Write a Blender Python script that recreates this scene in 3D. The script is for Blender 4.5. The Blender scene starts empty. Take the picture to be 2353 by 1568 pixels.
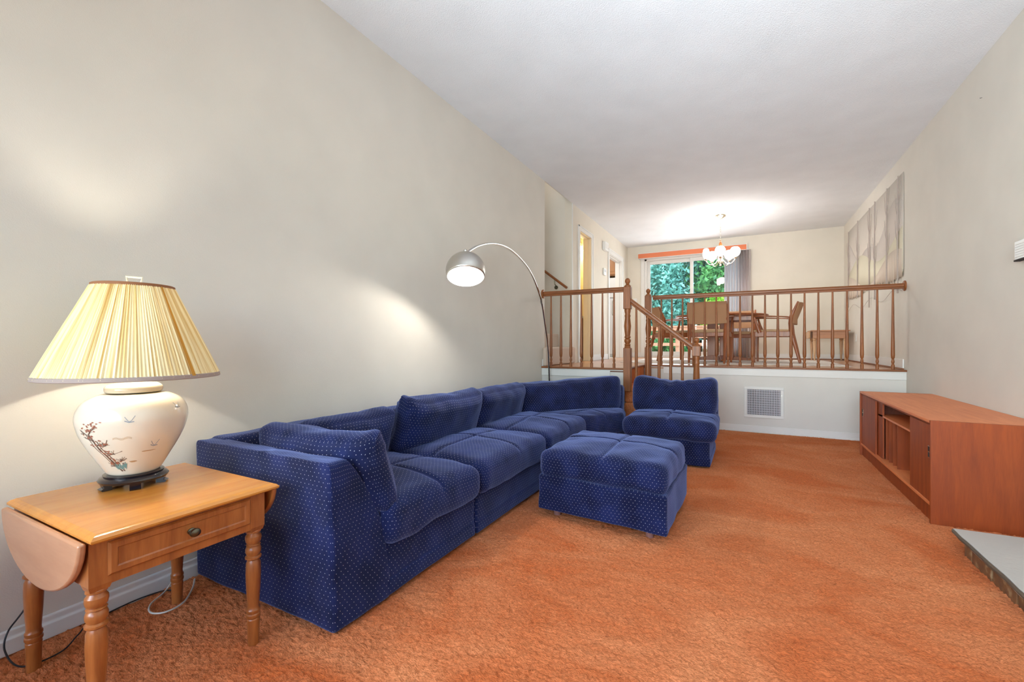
import bpy, math, random
import numpy as np
from mathutils import Vector, Matrix, noise
R = math.radians
random.seed(7)
SC = bpy.context.scene
COL = SC.collection

# ------------------------------------------------------------------ camera, world, lights, exposure
cam_d = bpy.data.cameras.new('camera')
cam_d.sensor_width = 36; cam_d.lens = 15.606; cam_d.shift_y = 7/2353
cam_d.clip_start = .05; cam_d.clip_end = 200
cam = bpy.data.objects.new('camera', cam_d); COL.objects.link(cam)
cam.location = (0, 0, 1.12); cam.rotation_euler = (R(90), 0, R(27.876))
SC.camera = cam

SC.view_settings.view_transform = 'Standard'
SC.view_settings.look = 'None'
SC.view_settings.gamma = 1
SC.view_settings.use_curve_mapping = False
SC.view_settings.exposure = 0.17

w = bpy.data.worlds.new('sky'); SC.world = w; w.use_nodes = True
wn = w.node_tree.nodes; wl = w.node_tree.links
bg = wn['Background']
sky = wn.new('ShaderNodeTexSky')
try:
    sky.sky_type = 'NISHITA'; sky.sun_disc = False; sky.sun_elevation = R(48); sky.sun_rotation = R(200)
except Exception: pass
wl.new(sky.outputs[0], bg.inputs[0]); bg.inputs[1].default_value = 1.15

def light(name, kind, loc, power, color=(1, 1, 1), rot=(0, 0, 0), size=None, size_y=None, radius=None, spot=None, blend=.5):
    l = bpy.data.lights.new(name, kind); l.energy = power; l.color = color
    if kind == 'AREA':
        l.shape = 'RECTANGLE'; l.size = size; l.size_y = size_y
    if radius is not None: l.shadow_soft_size = radius
    if spot: l.spot_size = R(spot); l.spot_blend = blend
    o = bpy.data.objects.new(name, l); COL.objects.link(o); o.location = loc; o.rotation_euler = rot
    return o
sun = light('sun', 'SUN', (0, 20, 10), 9, (1, .96, .9), (R(42), 0, R(150)))
sun.data.angle = R(1)
# added fill lights behind the camera; daylight also comes in by the rear window
f3 = light('fill_light_up', 'AREA', (.1, -1.2, .9), 56, (.80, .92, 1), (R(122), 0, 0), 1.6, .5); f3.data.spread = R(76)
f4 = light('fill_light_room', 'AREA', (-1.9, -1.2, 1.5), 26, (.80, .92, 1), (R(95), 0, R(-32)), .8, 1.2); f4.data.spread = R(110)
f5 = light('fill_light_far', 'AREA', (.1, -1.2, 2.0), 10, (.82, .93, 1), (R(92), 0, R(-8)), 1.6, .5); f5.data.spread = R(60)
light('door_daylight', 'AREA', (-1.1, 9.85, 1.95), 28, (.92, .97, 1), (R(-90), 0, 0), 1.5, 2.0)
light('kitchen_light', 'AREA', (-3.3, 8.9, 3.2), 22, (1, .97, .92), (0, 0, 0), .8, .8)
light('stairwell_light', 'AREA', (-3.2, 5.9, 4.6), 9, (1, .96, .9), (0, 0, 0), .9, .8)

# ------------------------------------------------------------------ materials
def nt(name):
    m = bpy.data.materials.new(name); m.use_nodes = True
    return m, m.node_tree.nodes, m.node_tree.links, m.node_tree.nodes['Principled BSDF']
def rgb(r, g, b):
    f = lambda c: (c/255/12.92 if c/255 <= .04045 else ((c/255+.055)/1.055)**2.4)
    return (f(r), f(g), f(b), 1)
def plain(name, col, rough=.6, metal=0, bump=0, bscale=200, spec=.5, coat=0):
    m, n, l, b = nt(name)
    b.inputs['Base Color'].default_value = col; b.inputs['Roughness'].default_value = rough
    b.inputs['Metallic'].default_value = metal; b.inputs['Specular IOR Level'].default_value = spec
    b.inputs['Coat Weight'].default_value = coat
    tc = n.new('ShaderNodeTexCoord'); tx = n.new('ShaderNodeTexNoise')
    tx.inputs['Scale'].default_value = bscale; tx.inputs['Detail'].default_value = 4
    l.new(tc.outputs['Object'], tx.inputs['Vector'])
    # slight tone variation
    mx = n.new('ShaderNodeMixRGB'); mx.blend_type = 'MULTIPLY'; mx.inputs[0].default_value = .12
    mx.inputs[1].default_value = col
    t2 = n.new('ShaderNodeTexNoise'); t2.inputs['Scale'].default_value = 3
    l.new(tc.outputs['Object'], t2.inputs['Vector']); l.new(t2.outputs[0], mx.inputs[2]); l.new(mx.outputs[0], b.inputs['Base Color'])
    if bump:
        bp = n.new('ShaderNodeBump'); bp.inputs['Strength'].default_value = bump; bp.inputs['Distance'].default_value = .004
        l.new(tx.outputs[0], bp.inputs['Height']); l.new(bp.outputs[0], b.inputs['Normal'])
    return m
def wood(name, c1, c2, rough=.35, axis=2, scale=1.0, coat=.3, band=22):
    m, n, l, b = nt(name)
    tc = n.new('ShaderNodeTexCoord'); mp = n.new('ShaderNodeMapping')
    s = [band*scale]*3; s[axis] = 1.3*scale
    mp.inputs['Scale'].default_value = s
    l.new(tc.outputs['Object'], mp.inputs[0])
    a = n.new('ShaderNodeTexNoise'); a.inputs['Scale'].default_value = 2.2; a.inputs['Detail'].default_value = 8; a.inputs['Distortion'].default_value = .6
    l.new(mp.outputs[0], a.inputs['Vector'])
    f = n.new('ShaderNodeTexNoise'); f.inputs['Scale'].default_value = 14; f.inputs['Detail'].default_value = 3
    l.new(mp.outputs[0], f.inputs['Vector'])
    big = n.new('ShaderNodeTexNoise'); big.inputs['Scale'].default_value = 1.6
    l.new(tc.outputs['Object'], big.inputs['Vector'])
    ad = n.new('ShaderNodeMath'); ad.operation = 'ADD'
    m1 = n.new('ShaderNodeMath'); m1.operation = 'MULTIPLY'; m1.inputs[1].default_value = .35
    l.new(f.outputs[0], m1.inputs[0]); l.new(a.outputs[0], ad.inputs[0]); l.new(m1.outputs[0], ad.inputs[1])
    a2 = n.new('ShaderNodeMath'); a2.operation = 'ADD'; l.new(ad.outputs[0], a2.inputs[0])
    m2 = n.new('ShaderNodeMath'); m2.operation = 'MULTIPLY'; m2.inputs[1].default_value = .3
    l.new(big.outputs[0], m2.inputs[0]); l.new(m2.outputs[0], a2.inputs[1])
    cr = n.new('ShaderNodeValToRGB'); cr.color_ramp.elements[0].position = .5; cr.color_ramp.elements[1].position = 1.05
    cr.color_ramp.elements[0].color = c2; cr.color_ramp.elements[1].color = c1
    l.new(a2.outputs[0], cr.inputs[0]); l.new(cr.outputs[0], b.inputs['Base Color'])
    b.inputs['Roughness'].default_value = rough; b.inputs['Coat Weight'].default_value = coat; b.inputs['Coat Roughness'].default_value = .25
    bp = n.new('ShaderNodeBump'); bp.inputs['Strength'].default_value = .06; bp.inputs['Distance'].default_value = .002
    l.new(f.outputs[0], bp.inputs['Height']); l.new(bp.outputs[0], b.inputs['Normal'])
    return m

MT = {}
MT['wall'] = plain('wall_paint', rgb(228, 222, 211), .75, bump=.15, bscale=260, spec=.25)
MT['wall_dining'] = plain('dining_wall_paint', rgb(229, 221, 207), .75, bump=.15, bscale=260, spec=.25)
MT['lowwall'] = plain('lower_wall_paint', rgb(222, 218, 211), .7, bump=.1, bscale=260, spec=.25)
MT['trim'] = plain('white_trim_paint', rgb(232, 230, 226), .45, spec=.4)
MT['ceiling'] = plain('textured_ceiling', rgb(238, 240, 243), .9, bump=.9, bscale=130, spec=.1)
MT['oak'] = wood('oak_stain', rgb(152, 90, 44), rgb(106, 56, 22), .45, coat=.06)
MT['oak_x'] = wood('oak_stain_rail', rgb(146, 86, 42), rgb(102, 54, 22), .45, axis=0, coat=.06)
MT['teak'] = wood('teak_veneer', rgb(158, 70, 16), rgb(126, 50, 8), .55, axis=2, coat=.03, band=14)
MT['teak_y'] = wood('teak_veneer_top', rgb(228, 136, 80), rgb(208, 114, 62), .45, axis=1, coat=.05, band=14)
MT['teak_in'] = wood('teak_interior', rgb(120, 56, 30), rgb(88, 38, 20), .5, axis=2, coat=0, band=14)
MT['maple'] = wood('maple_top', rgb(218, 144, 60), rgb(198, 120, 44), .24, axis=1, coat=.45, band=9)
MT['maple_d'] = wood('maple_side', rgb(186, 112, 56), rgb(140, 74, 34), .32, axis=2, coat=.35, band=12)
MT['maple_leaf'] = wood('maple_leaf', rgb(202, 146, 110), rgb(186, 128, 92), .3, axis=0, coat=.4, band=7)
MT['chairwood'] = wood('teak_chair', rgb(160, 88, 42), rgb(112, 56, 26), .38, coat=.2)
MT['stoolwood'] = wood('beech_stool', rgb(206, 164, 124), rgb(176, 132, 94), .4, coat=.2)
MT['stooltop'] = wood('stool_apron', rgb(186, 130, 92), rgb(156, 102, 66), .4, axis=0, coat=.2)
MT['kitchen'] = wood('kitchen_oak', rgb(176, 122, 70), rgb(140, 88, 44), .4)
MT['vanity'] = wood('vanity_oak', rgb(150, 84, 40), rgb(116, 60, 28), .4)
MT['steel'] = plain('brushed_steel', (.62, .60, .56, 1), .32, metal=1)
MT['steel_shiny'] = plain('chrome', (.75, .74, .72, 1), .12, metal=1)
MT['brass_dark'] = plain('aged_brass', (.16, .15, .11, 1), .28, metal=1)
MT['nickel'] = plain('cream_brass', (.80, .74, .60, 1), .25, metal=1)
MT['black'] = plain('black_lacquer', rgb(30, 24, 30), .25, coat=.4)
MT['blackcord'] = plain('black_rubber', rgb(28, 28, 32), .45)
MT['whitecord'] = plain('white_rubber', rgb(226, 220, 210), .45)
MT['plastic'] = plain('white_plastic', rgb(236, 236, 234), .4)
MT['foot'] = plain('pink_plastic_foot', rgb(150, 105, 96), .4)
MT['porcelain'] = plain('glazed_porcelain', rgb(238, 226, 206), .12, spec=.6, coat=.5)
MT['finial'] = plain('cream_finial', rgb(236, 228, 200), .2, coat=.4)
MT['shadetrim'] = plain('shade_braid', rgb(168, 150, 142), .8)
MT['shadetrim_top'] = plain('shade_top_braid', rgb(150, 98, 62), .8)
MT['slate'] = plain('honed_stone', rgb(196, 192, 184), .55, bump=.25, bscale=60)
MT['slate_edge'] = plain('split_stone_edge', rgb(104, 92, 76), .8, bump=1, bscale=40)
MT['mortar'] = plain('grey_mortar', rgb(96, 88, 80), .95, bump=.6, bscale=80)
MT['bath'] = plain('yellow_bath_paint', rgb(240, 214, 150), .7)
MT['peach'] = plain('cream_jamb_paint', rgb(238, 220, 188), .5)
MT['fridge'] = plain('white_enamel', rgb(226, 226, 228), .3)
MT['chairfab'] = plain('tan_wool', rgb(198, 164, 128), .95, bump=.5, bscale=500)
MT['backfab'] = plain('brown_wool', rgb(184, 142, 108), .95, bump=.5, bscale=500)
MT['valance'] = plain('orange_valance', rgb(224, 128, 88), .8, bump=.3, bscale=400)
MT['stepcarpet'] = plain('beige_stair_carpet', rgb(214, 196, 180), .98, bump=1, bscale=180, spec=.1)
MT['deck'] = plain('grey_deck_board', rgb(200, 196, 190), .8)
MT['deckrail'] = plain('deck_rail_board', rgb(190, 140, 110), .8)
MT['bark'] = plain('tree_bark', rgb(70, 58, 48), .95, bump=1, bscale=30)
MT['darkmetal'] = plain('dark_patio_metal', rgb(50, 62, 60), .5)
MT['dark'] = plain('dark_void', rgb(40, 36, 34), .9)
MT['ventmetal'] = plain('vent_grey_blades', rgb(206, 204, 210), .5)
MT['lawn'] = plain('lawn', rgb(70, 110, 50), .95, bump=1, bscale=20)

def brickmat():
    m, n, l, b = nt('hearth_brick')
    tc = n.new('ShaderNodeTexCoord'); a = n.new('ShaderNodeTexNoise'); a.inputs['Scale'].default_value = 26; a.inputs['Detail'].default_value = 6
    l.new(tc.outputs['Object'], a.inputs['Vector'])
    cr = n.new('ShaderNodeValToRGB'); e = cr.color_ramp.elements
    e[0].position = .35; e[0].color = rgb(110, 76, 50); e[1].position = .75; e[1].color = rgb(176, 150, 112)
    x = e.new(.55); x.color = rgb(128, 88, 52)
    l.new(a.outputs[0], cr.inputs[0]); l.new(cr.outputs[0], b.inputs['Base Color']); b.inputs['Roughness'].default_value = .75
    bp = n.new('ShaderNodeBump'); bp.inputs['Strength'].default_value = .8; bp.inputs['Distance'].default_value = .004
    l.new(a.outputs[0], bp.inputs['Height']); l.new(bp.outputs[0], b.inputs['Normal'])
    return m
MT['brick'] = brickmat()

def fabric():
    m, n, l, b = nt('navy_dotted_velour')
    uv = n.new('ShaderNodeUVMap')
    sp = n.new('ShaderNodeSeparateXYZ'); l.new(uv.outputs[0], sp.inputs[0])
    def math_(op, a, bb=None, c=None):
        q = n.new('ShaderNodeMath'); q.operation = op
        for i, v in enumerate((a, bb, c)):
            if v is None: continue
            if isinstance(v, (int, float)): q.inputs[i].default_value = v
            else: l.new(v, q.inputs[i])
        return q.outputs[0]
    P = .0235
    u = math_('DIVIDE', sp.outputs[0], P); v = math_('DIVIDE', sp.outputs[1], .0165)
    row = math_('FLOOR', v); par = math_('MULTIPLY', math_('FLOORED_MODULO', row, 2.0), .5)
    fu = math_('SUBTRACT', math_('FRACT', math_('ADD', u, par)), .5)
    fv = math_('MULTIPLY', math_('SUBTRACT', math_('FRACT', v), .5), .0165/P)
    d2 = math_('ADD', math_('MULTIPLY', fu, fu), math_('MULTIPLY', fv, fv))
    dot = math_('LESS_THAN', d2, .0034)
    tc = n.new('ShaderNodeTexCoord')
    nz = n.new('ShaderNodeTexNoise'); nz.inputs['Scale'].default_value = 7; nz.inputs['Detail'].default_value = 5
    l.new(tc.outputs['Object'], nz.inputs['Vector'])
    cr = n.new('ShaderNodeValToRGB'); cr.color_ramp.elements[0].color = rgb(14, 19, 50); cr.color_ramp.elements[1].color = rgb(29, 38, 84)
    cr.color_ramp.elements[0].position = .35; cr.color_ramp.elements[1].position = .72
    l.new(nz.outputs[0], cr.inputs[0])
    mx = n.new('ShaderNodeMixRGB'); l.new(dot, mx.inputs[0]); l.new(cr.outputs[0], mx.inputs[1]); mx.inputs[2].default_value = rgb(214, 212, 214)
    l.new(mx.outputs[0], b.inputs['Base Color'])
    b.inputs['Roughness'].default_value = .9; b.inputs['Specular IOR Level'].default_value = .15
    b.inputs['Sheen Weight'].default_value = .6; b.inputs['Sheen Roughness'].default_value = .45
    b.inputs['Sheen Tint'].default_value = rgb(150, 166, 226)
    f = n.new('ShaderNodeTexNoise'); f.inputs['Scale'].default_value = 420; l.new(tc.outputs['Object'], f.inputs['Vector'])
    n2 = n.new('ShaderNodeTexNoise'); n2.inputs['Scale'].default_value = 16; n2.inputs['Detail'].default_value = 3; l.new(tc.outputs['Object'], n2.inputs['Vector'])
    b1 = n.new('ShaderNodeBump'); b1.inputs['Strength'].default_value = .25; b1.inputs['Distance'].default_value = .001
    b2 = n.new('ShaderNodeBump'); b2.inputs['Strength'].default_value = .15; b2.inputs['Distance'].default_value = .012
    l.new(n2.outputs[0], b2.inputs['Height']); l.new(f.outputs[0], b1.inputs['Height']); l.new(b2.outputs[0], b1.inputs['Normal'])
    l.new(b1.outputs[0], b.inputs['Normal'])
    return m
MT['navy'] = fabric()

def carpetmat():
    m, n, l, b = nt('orange_shag')
    tc = n.new('ShaderNodeTexCoord')
    mp = n.new('ShaderNodeMapping'); mp.inputs['Scale'].default_value = (1, 1, .25); mp.inputs['Rotation'].default_value = (0, 0, R(24)); l.new(tc.outputs['Object'], mp.inputs[0])
    big = n.new('ShaderNodeTexNoise'); big.inputs['Scale'].default_value = 1.7; big.inputs['Detail'].default_value = 5; big.inputs['Roughness'].default_value = .6; big.inputs['Distortion'].default_value = .8
    mp2 = n.new('ShaderNodeMapping'); mp2.inputs['Scale'].default_value = (.9, 1.3, 1); mp2.inputs['Rotation'].default_value = (0, 0, R(24)); l.new(tc.outputs['Object'], mp2.inputs[0])
    l.new(mp2.outputs[0], big.inputs['Vector'])
    fine = n.new('ShaderNodeTexNoise'); fine.inputs['Scale'].default_value = 170; fine.inputs['Detail'].default_value = 4
    mp3 = n.new('ShaderNodeMapping'); mp3.inputs['Scale'].default_value = (.55, 1.4, 1); mp3.inputs['Rotation'].default_value = (0, 0, R(-35)); l.new(tc.outputs['Object'], mp3.inputs[0])
    l.new(mp3.outputs[0], fine.inputs['Vector'])
    cr = n.new('ShaderNodeValToRGB'); e = cr.color_ramp.elements
    e[0].position = .33; e[0].color = rgb(204, 104, 54); e[1].position = .68; e[1].color = rgb(226, 144, 96)
    l.new(big.outputs[0], cr.inputs[0])
    cf = n.new('ShaderNodeValToRGB'); e = cf.color_ramp.elements
    e[0].position = .33; e[0].color = (.5, .42, .38, 1); e[1].position = .6; e[1].color = (1.0, 1.0, 1.0, 1)
    l.new(fine.outputs[0], cf.inputs[0])
    mx = n.new('ShaderNodeMixRGB'); mx.blend_type = 'MULTIPLY'; mx.inputs[0].default_value = .75
    l.new(cr.outputs[0], mx.inputs[1]); l.new(cf.outputs[0], mx.inputs[2]); l.new(mx.outputs[0], b.inputs['Base Color'])
    b.inputs['Roughness'].default_value = 1; b.inputs['Specular IOR Level'].default_value = .05
    b.inputs['Sheen Weight'].default_value = .25; b.inputs['Sheen Tint'].default_value = rgb(255, 190, 140)
    bp = n.new('ShaderNodeBump'); bp.inputs['Strength'].default_value = .9; bp.inputs['Distance'].default_value = .006
    l.new(fine.outputs[0], bp.inputs['Height']); l.new(bp.outputs[0], b.inputs['Normal'])
    return m
MT['carpet'] = carpetmat()

def hardwood():
    m, n, l, b = nt('hardwood_strips')
    tc = n.new('ShaderNodeTexCoord')
    br = n.new('ShaderNodeTexBrick'); br.inputs['Scale'].default_value = 1; br.inputs['Brick Width'].default_value = .9; br.inputs['Row Height'].default_value = .057
    br.inputs['Mortar Size'].default_value = .0012; br.inputs['Color1'].default_value = rgb(214, 160, 116); br.inputs['Color2'].default_value = rgb(186, 124, 80); br.inputs['Mortar'].default_value = rgb(110, 62, 36)
    l.new(tc.outputs['Object'], br.inputs['Vector']); l.new(br.outputs[0], b.inputs['Base Color'])
    b.inputs['Roughness'].default_value = .28; b.inputs['Coat Weight'].default_value = .3
    return m
MT['hardwood'] = hardwood()

def rugmat():
    m, n, l, b = nt('faded_rug')
    tc = n.new('ShaderNodeTexCoord'); v = n.new('ShaderNodeTexVoronoi'); v.inputs['Scale'].default_value = 9; l.new(tc.outputs['Object'], v.inputs['Vector'])
    cr = n.new('ShaderNodeValToRGB'); e = cr.color_ramp.elements; e[0].color = rgb(206, 188, 176); e[1].color = rgb(232, 226, 218); e[0].position = .2; e[1].position = .6
    l.new(v.outputs[0], cr.inputs[0]); l.new(cr.outputs[0], b.inputs['Base Color']); b.inputs['Roughness'].default_value = 1
    return m
MT['rug'] = rugmat()

def translucent(name, col, mixf, rough=1, edge=None):
    m, n, l, b = nt(name)
    b.inputs['Base Color'].default_value = col; b.inputs['Roughness'].default_value = rough
    t = n.new('ShaderNodeBsdfTranslucent'); t.inputs[0].default_value = col
    mx = n.new('ShaderNodeMixShader'); mx.inputs[0].default_value = mixf
    l.new(b.outputs[0], mx.inputs[1]); l.new(t.outputs[0], mx.inputs[2]); l.new(mx.outputs[0], n['Material Output'].inputs[0])
    if edge:
        tc = n.new('ShaderNodeUVMap'); tx = n.new('ShaderNodeTexNoise'); tx.inputs['Scale'].default_value = 1; tx.inputs['Detail'].default_value = 3
        mp = n.new('ShaderNodeMapping'); mp.inputs['Scale'].default_value = (160, .7, 1); l.new(tc.outputs[0], mp.inputs[0]); l.new(mp.outputs[0], tx.inputs['Vector'])
        cr = n.new('ShaderNodeValToRGB'); cr.color_ramp.elements[0].position = .36; cr.color_ramp.elements[0].color = edge; cr.color_ramp.elements[1].position = .56; cr.color_ramp.elements[1].color = col
        l.new(tx.outputs[0], cr.inputs[0]); l.new(cr.outputs[0], t.inputs[0]); l.new(cr.outputs[0], b.inputs['Base Color'])
    return m
MT['shade'] = translucent('pleated_silk', rgb(244, 228, 182), .04, edge=rgb(214, 178, 112))
MT['curtain'] = translucent('sheer_mauve_curtain', rgb(246, 242, 242), .9)

def emit(name, col, s):
    m, n, l, b = nt(name)
    b.inputs['Emission Color'].default_value = col; b.inputs['Emission Strength'].default_value = s; b.inputs['Base Color'].default_value = (1, 1, 1, 1)
    return m
MT['bulb'] = emit('lit_bulb', (1, .97, .9, 1), 12)
MT['globe'] = emit('lit_opal_globe', (1, .96, .9, 1), 34)
MT['vglobe'] = emit('vanity_globe', (1, .93, .75, 1), 18)
MT['opal'] = plain('opal_glass', rgb(246, 244, 240), .2)
def glass(name, tint, refl=.08):
    m, n, l, b = nt(name)
    t = n.new('ShaderNodeBsdfTransparent'); t.inputs[0].default_value = tint
    g = n.new('ShaderNodeBsdfGlossy'); g.inputs['Roughness'].default_value = .02
    fr = n.new('ShaderNodeFresnel'); fr.inputs[0].default_value = 1.45
    mx = n.new('ShaderNodeMixShader'); l.new(fr.outputs[0], mx.inputs[0]); l.new(t.outputs[0], mx.inputs[1]); l.new(g.outputs[0], mx.inputs[2])
    l.new(mx.outputs[0], n['Material Output'].inputs[0]); return m
MT['glass'] = glass('window_glass', (.95, .98, .97, 1))
def leafmat(name, c1, c2):
    m, n, l, b = nt(name)
    tc = n.new('ShaderNodeTexCoord'); a = n.new('ShaderNodeTexNoise'); a.inputs['Scale'].default_value = 3; a.inputs['Detail'].default_value = 6; l.new(tc.outputs['Object'], a.inputs['Vector'])
    cr = n.new('ShaderNodeValToRGB'); cr.color_ramp.elements[0].color = c1; cr.color_ramp.elements[1].color = c2; cr.color_ramp.elements[0].position = .35; cr.color_ramp.elements[1].position = .65
    l.new(a.outputs[0], cr.inputs[0]); l.new(cr.outputs[0], b.inputs['Base Color']); b.inputs['Roughness'].default_value = .6
    t = n.new('ShaderNodeBsdfTranslucent'); l.new(cr.outputs[0], t.inputs[0]); mx = n.new('ShaderNodeMixShader'); mx.inputs[0].default_value = .35
    l.new(b.outputs[0], mx.inputs[1]); l.new(t.outputs[0], mx.inputs[2]); l.new(mx.outputs[0], n['Material Output'].inputs[0])
    return m
MT['leaf_teal'] = leafmat('blue_green_needles', rgb(60, 128, 112), rgb(150, 214, 196))
MT['leaf_green'] = leafmat('green_leaves', rgb(44, 104, 60), rgb(110, 176, 96))
MT['leaf_lime'] = leafmat('lime_leaves', rgb(110, 170, 40), rgb(190, 224, 90))
MT['leaf_dark'] = leafmat('dark_leaves', rgb(34, 74, 62), rgb(84, 140, 116))

# ------------------------------------------------------------------ mesh helpers
ORG = {}
def topof(o):
    while o.parent: o = o.parent
    return o
def put(obj_, label=None, cat=None, group=None, kind=None):
    if label: obj_['label'] = label
    if cat: obj_['category'] = cat
    if group: obj_['group'] = group
    if kind: obj_['kind'] = kind
    return obj_
def thing(name, label, cat, loc=(0, 0, 0), group=None, kind=None):
    o = bpy.data.objects.new(name, None); COL.objects.link(o); o.location = loc; o.empty_display_size = .1
    ORG[o.name] = Vector(loc)
    return put(o, label, cat, group, kind)

class MB:
    def __init__(s): s.v = []; s.f = []; s.uv = []; s.hasuv = False
    def add(s, vs, fs, uvs=None):
        k = len(s.v); s.v += [tuple(v) for v in vs]
        s.f += [tuple(i+k for i in f) for f in fs]
        if uvs is not None: s.hasuv = True; s.uv += uvs
        else: s.uv += [[(0, 0)]*len(f) for f in fs]
        return s
    def box(s, x0, x1, y0, y1, z0, z1):
        return s.hexa([(x0, y0), (x1, y0), (x1, y1), (x0, y1)], z0, z1)
    def hexa(s, q, z0, z1, q2=None):
        q2 = q2 or q
        vs = [(a, b, z0) for a, b in q]+[(a, b, z1) for a, b in q2]
        n = len(q)
        fs = [tuple(range(n))[::-1], tuple(range(n, 2*n))]+[(i, (i+1) % n, n+(i+1) % n, n+i) for i in range(n)]
        return s.add(vs, fs)
    def prism(s, poly, axis, a, b):
        """poly in the plane of the two other axes (in order), extruded a..b along axis"""
        n = len(poly); vs = []
        for t in (a, b):
            for p in poly:
                c = list(p); c.insert(axis, t); vs.append(tuple(c))
        fs = [tuple(range(n))[::-1], tuple(range(n, 2*n))]+[(i, (i+1) % n, n+(i+1) % n, n+i) for i in range(n)]
        # winding
        ar = sum(poly[i][0]*poly[(i+1) % n][1]-poly[(i+1) % n][0]*poly[i][1] for i in range(n))
        flip = (ar < 0) != (axis == 1)
        if flip: fs = [f[::-1] for f in fs]
        return s.add(vs, fs)
    def lathe(s, prof, c=(0, 0, 0), n=20, sx=1, sy=1, rfun=None, caps=True, uv=False):
        vs = []; fs = []; us = []
        for j, (r, z) in enumerate(prof):
            for i in range(n):
                a = 2*math.pi*i/n; rr = r if rfun is None else rfun(r, a, j)
                vs.append((c[0]+rr*sx*math.cos(a), c[1]+rr*sy*math.sin(a), c[2]+z))
        for j in range(len(prof)-1):
            for i in range(n):
                k = (i+1) % n
                fs.append((j*n+i, j*n+k, (j+1)*n+k, (j+1)*n+i))
                us.append([(i/n, j/len(prof)), ((i+1)/n, j/len(prof)), ((i+1)/n, (j+1)/len(prof)), (i/n, (j+1)/len(prof))])
        if caps:
            fs.append(tuple(range(n))[::-1]); fs.append(tuple((len(prof)-1)*n+i for i in range(n)))
            us += [[(0, 0)]*n]*2
        return s.add(vs, fs, us if uv else None)
    def tube(s, pts, r, n=8, caps=True, flat=None):
        pts = [Vector(p) for p in pts]; vs = []; fs = []
        rs = r if isinstance(r, (list, tuple)) else [r]*len(pts)
        prev = None
        for i, p in enumerate(pts):
            t = (pts[min(i+1, len(pts)-1)]-pts[max(i-1, 0)]).normalized()
            if prev is None:
                up = Vector((0, 0, 1)) if abs(t.z) < .9 else Vector((1, 0, 0))
                a = t.cross(up).normalized()
            else:
                a = (prev-t*prev.dot(t)).normalized()
            prev = a; b = t.cross(a)
            for k in range(n):
                an = 2*math.pi*k/n
                w_ = rs[i]; fl = flat or 1
                vs.append(p+a*math.cos(an)*w_+b*math.sin(an)*w_*fl)
        for i in range(len(pts)-1):
            for k in range(n):
                q = (k+1) % n
                fs.append((i*n+k, i*n+q, (i+1)*n+q, (i+1)*n+k))
        if caps:
            fs.append(tuple(range(n))[::-1]); fs.append(tuple((len(pts)-1)*n+i for i in range(n)))
        return s.add(vs, fs)
    def beam(s, p, q, wx, wy, wx2=None, wy2=None):
        """square bar from p to q, widths along x and y at both ends"""
        wx2 = wx2 or wx; wy2 = wy2 or wy
        a = [(p[0]+i*wx/2, p[1]+j*wy/2) for i, j in ((-1, -1), (1, -1), (1, 1), (-1, 1))]
        b = [(q[0]+i*wx2/2, q[1]+j*wy2/2) for i, j in ((-1, -1), (1, -1), (1, 1), (-1, 1))]
        vs = [(x, y, p[2]) for x, y in a]+[(x, y, q[2]) for x, y in b]
        fs = [(3, 2, 1, 0), (4, 5, 6, 7)]+[(i, (i+1) % 4, 4+(i+1) % 4, 4+i) for i in range(4)]
        return s.add(vs, fs)
    def bar(s, p, q, w, h, up=(0, 0, 1)):
        p = Vector(p); q = Vector(q); t = (q-p).normalized(); a = t.cross(Vector(up)).normalized(); b = a.cross(t)
        vs = []
        for c in (p, q):
            for i, j in ((-1, -1), (1, -1), (1, 1), (-1, 1)): vs.append(c+a*i*w/2+b*j*h/2)
        return s.add(vs, [(0, 1, 2, 3), (7, 6, 5, 4), (0, 4, 5, 1), (1, 5, 6, 2), (2, 6, 7, 3), (3, 7, 4, 0)])
    def puff(s, x, y, z, r, quad=None, bulge=0, seams=None, wrinkle=.004, step=.03, seed=0, fn=None, side=0):
        """rounded upholstered block; x,y,z are (min,max); quad maps its footprint bilinearly"""
        lo = Vector((x[0], y[0], z[0])); hi = Vector((x[1], y[1], z[1])); ce = (lo+hi)/2; h = (hi-lo)/2
        idx = {}; vs = []; fs = []; us = []
        def P(p):
            key = (round(p[0], 5), round(p[1], 5), round(p[2], 5))
            if key in idx: return idx[key]
            d = Vector(p)-ce
            q = Vector([max(-(h[i]-r), min(h[i]-r, d[i])) for i in range(3)])
            e = d-q
            if e.length > 1e-9: d = q+e.normalized()*r
            t = Vector([(p[i]-ce[i])/h[i] for i in range(3)])
            if bulge and t.z > -.2: d.z += bulge*(1-t.x**2)*(1-t.y**2)*max(0, t.z)**.5
            if side:
                d.x += side*t.x*(1-t.z**2)*(1-t.y**2*.6); d.y += side*t.y*(1-t.z**2)*(1-t.x**2*.6)
            if seams and t.z > .3:
                for ax, pos in seams:
                    dd = (t[ax]-pos)*h[ax]
                    d.z -= .014*math.exp(-(dd/.012)**2)*(1-max(0, abs(t[1-ax])-.85)/.3)
            w_ = ce+d
            if wrinkle:
                nv = noise.noise_vector(Vector((w_.x*6+seed, w_.y*6, w_.z*6)))*wrinkle*2
                n3 = noise.noise_vector(Vector((w_.x*15+seed, w_.y*15, w_.z*15)))*wrinkle*.4
                w_ = w_+nv+n3
            if fn: w_ = fn(w_, t)
            if quad:
                u_ = (w_.x-lo.x)/(hi.x-lo.x); v_ = (w_.y-lo.y)/(hi.y-lo.y)
                A, B, C_, D = quad
                w_ = Vector((A[0]*(1-u_)*(1-v_)+B[0]*u_*(1-v_)+C_[0]*u_*v_+D[0]*(1-u_)*v_, A[1]*(1-u_)*(1-v_)+B[1]*u_*(1-v_)+C_[1]*u_*v_+D[1]*(1-u_)*v_, w_.z))
            idx[key] = len(vs); vs.append(w_); return idx[key]
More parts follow.
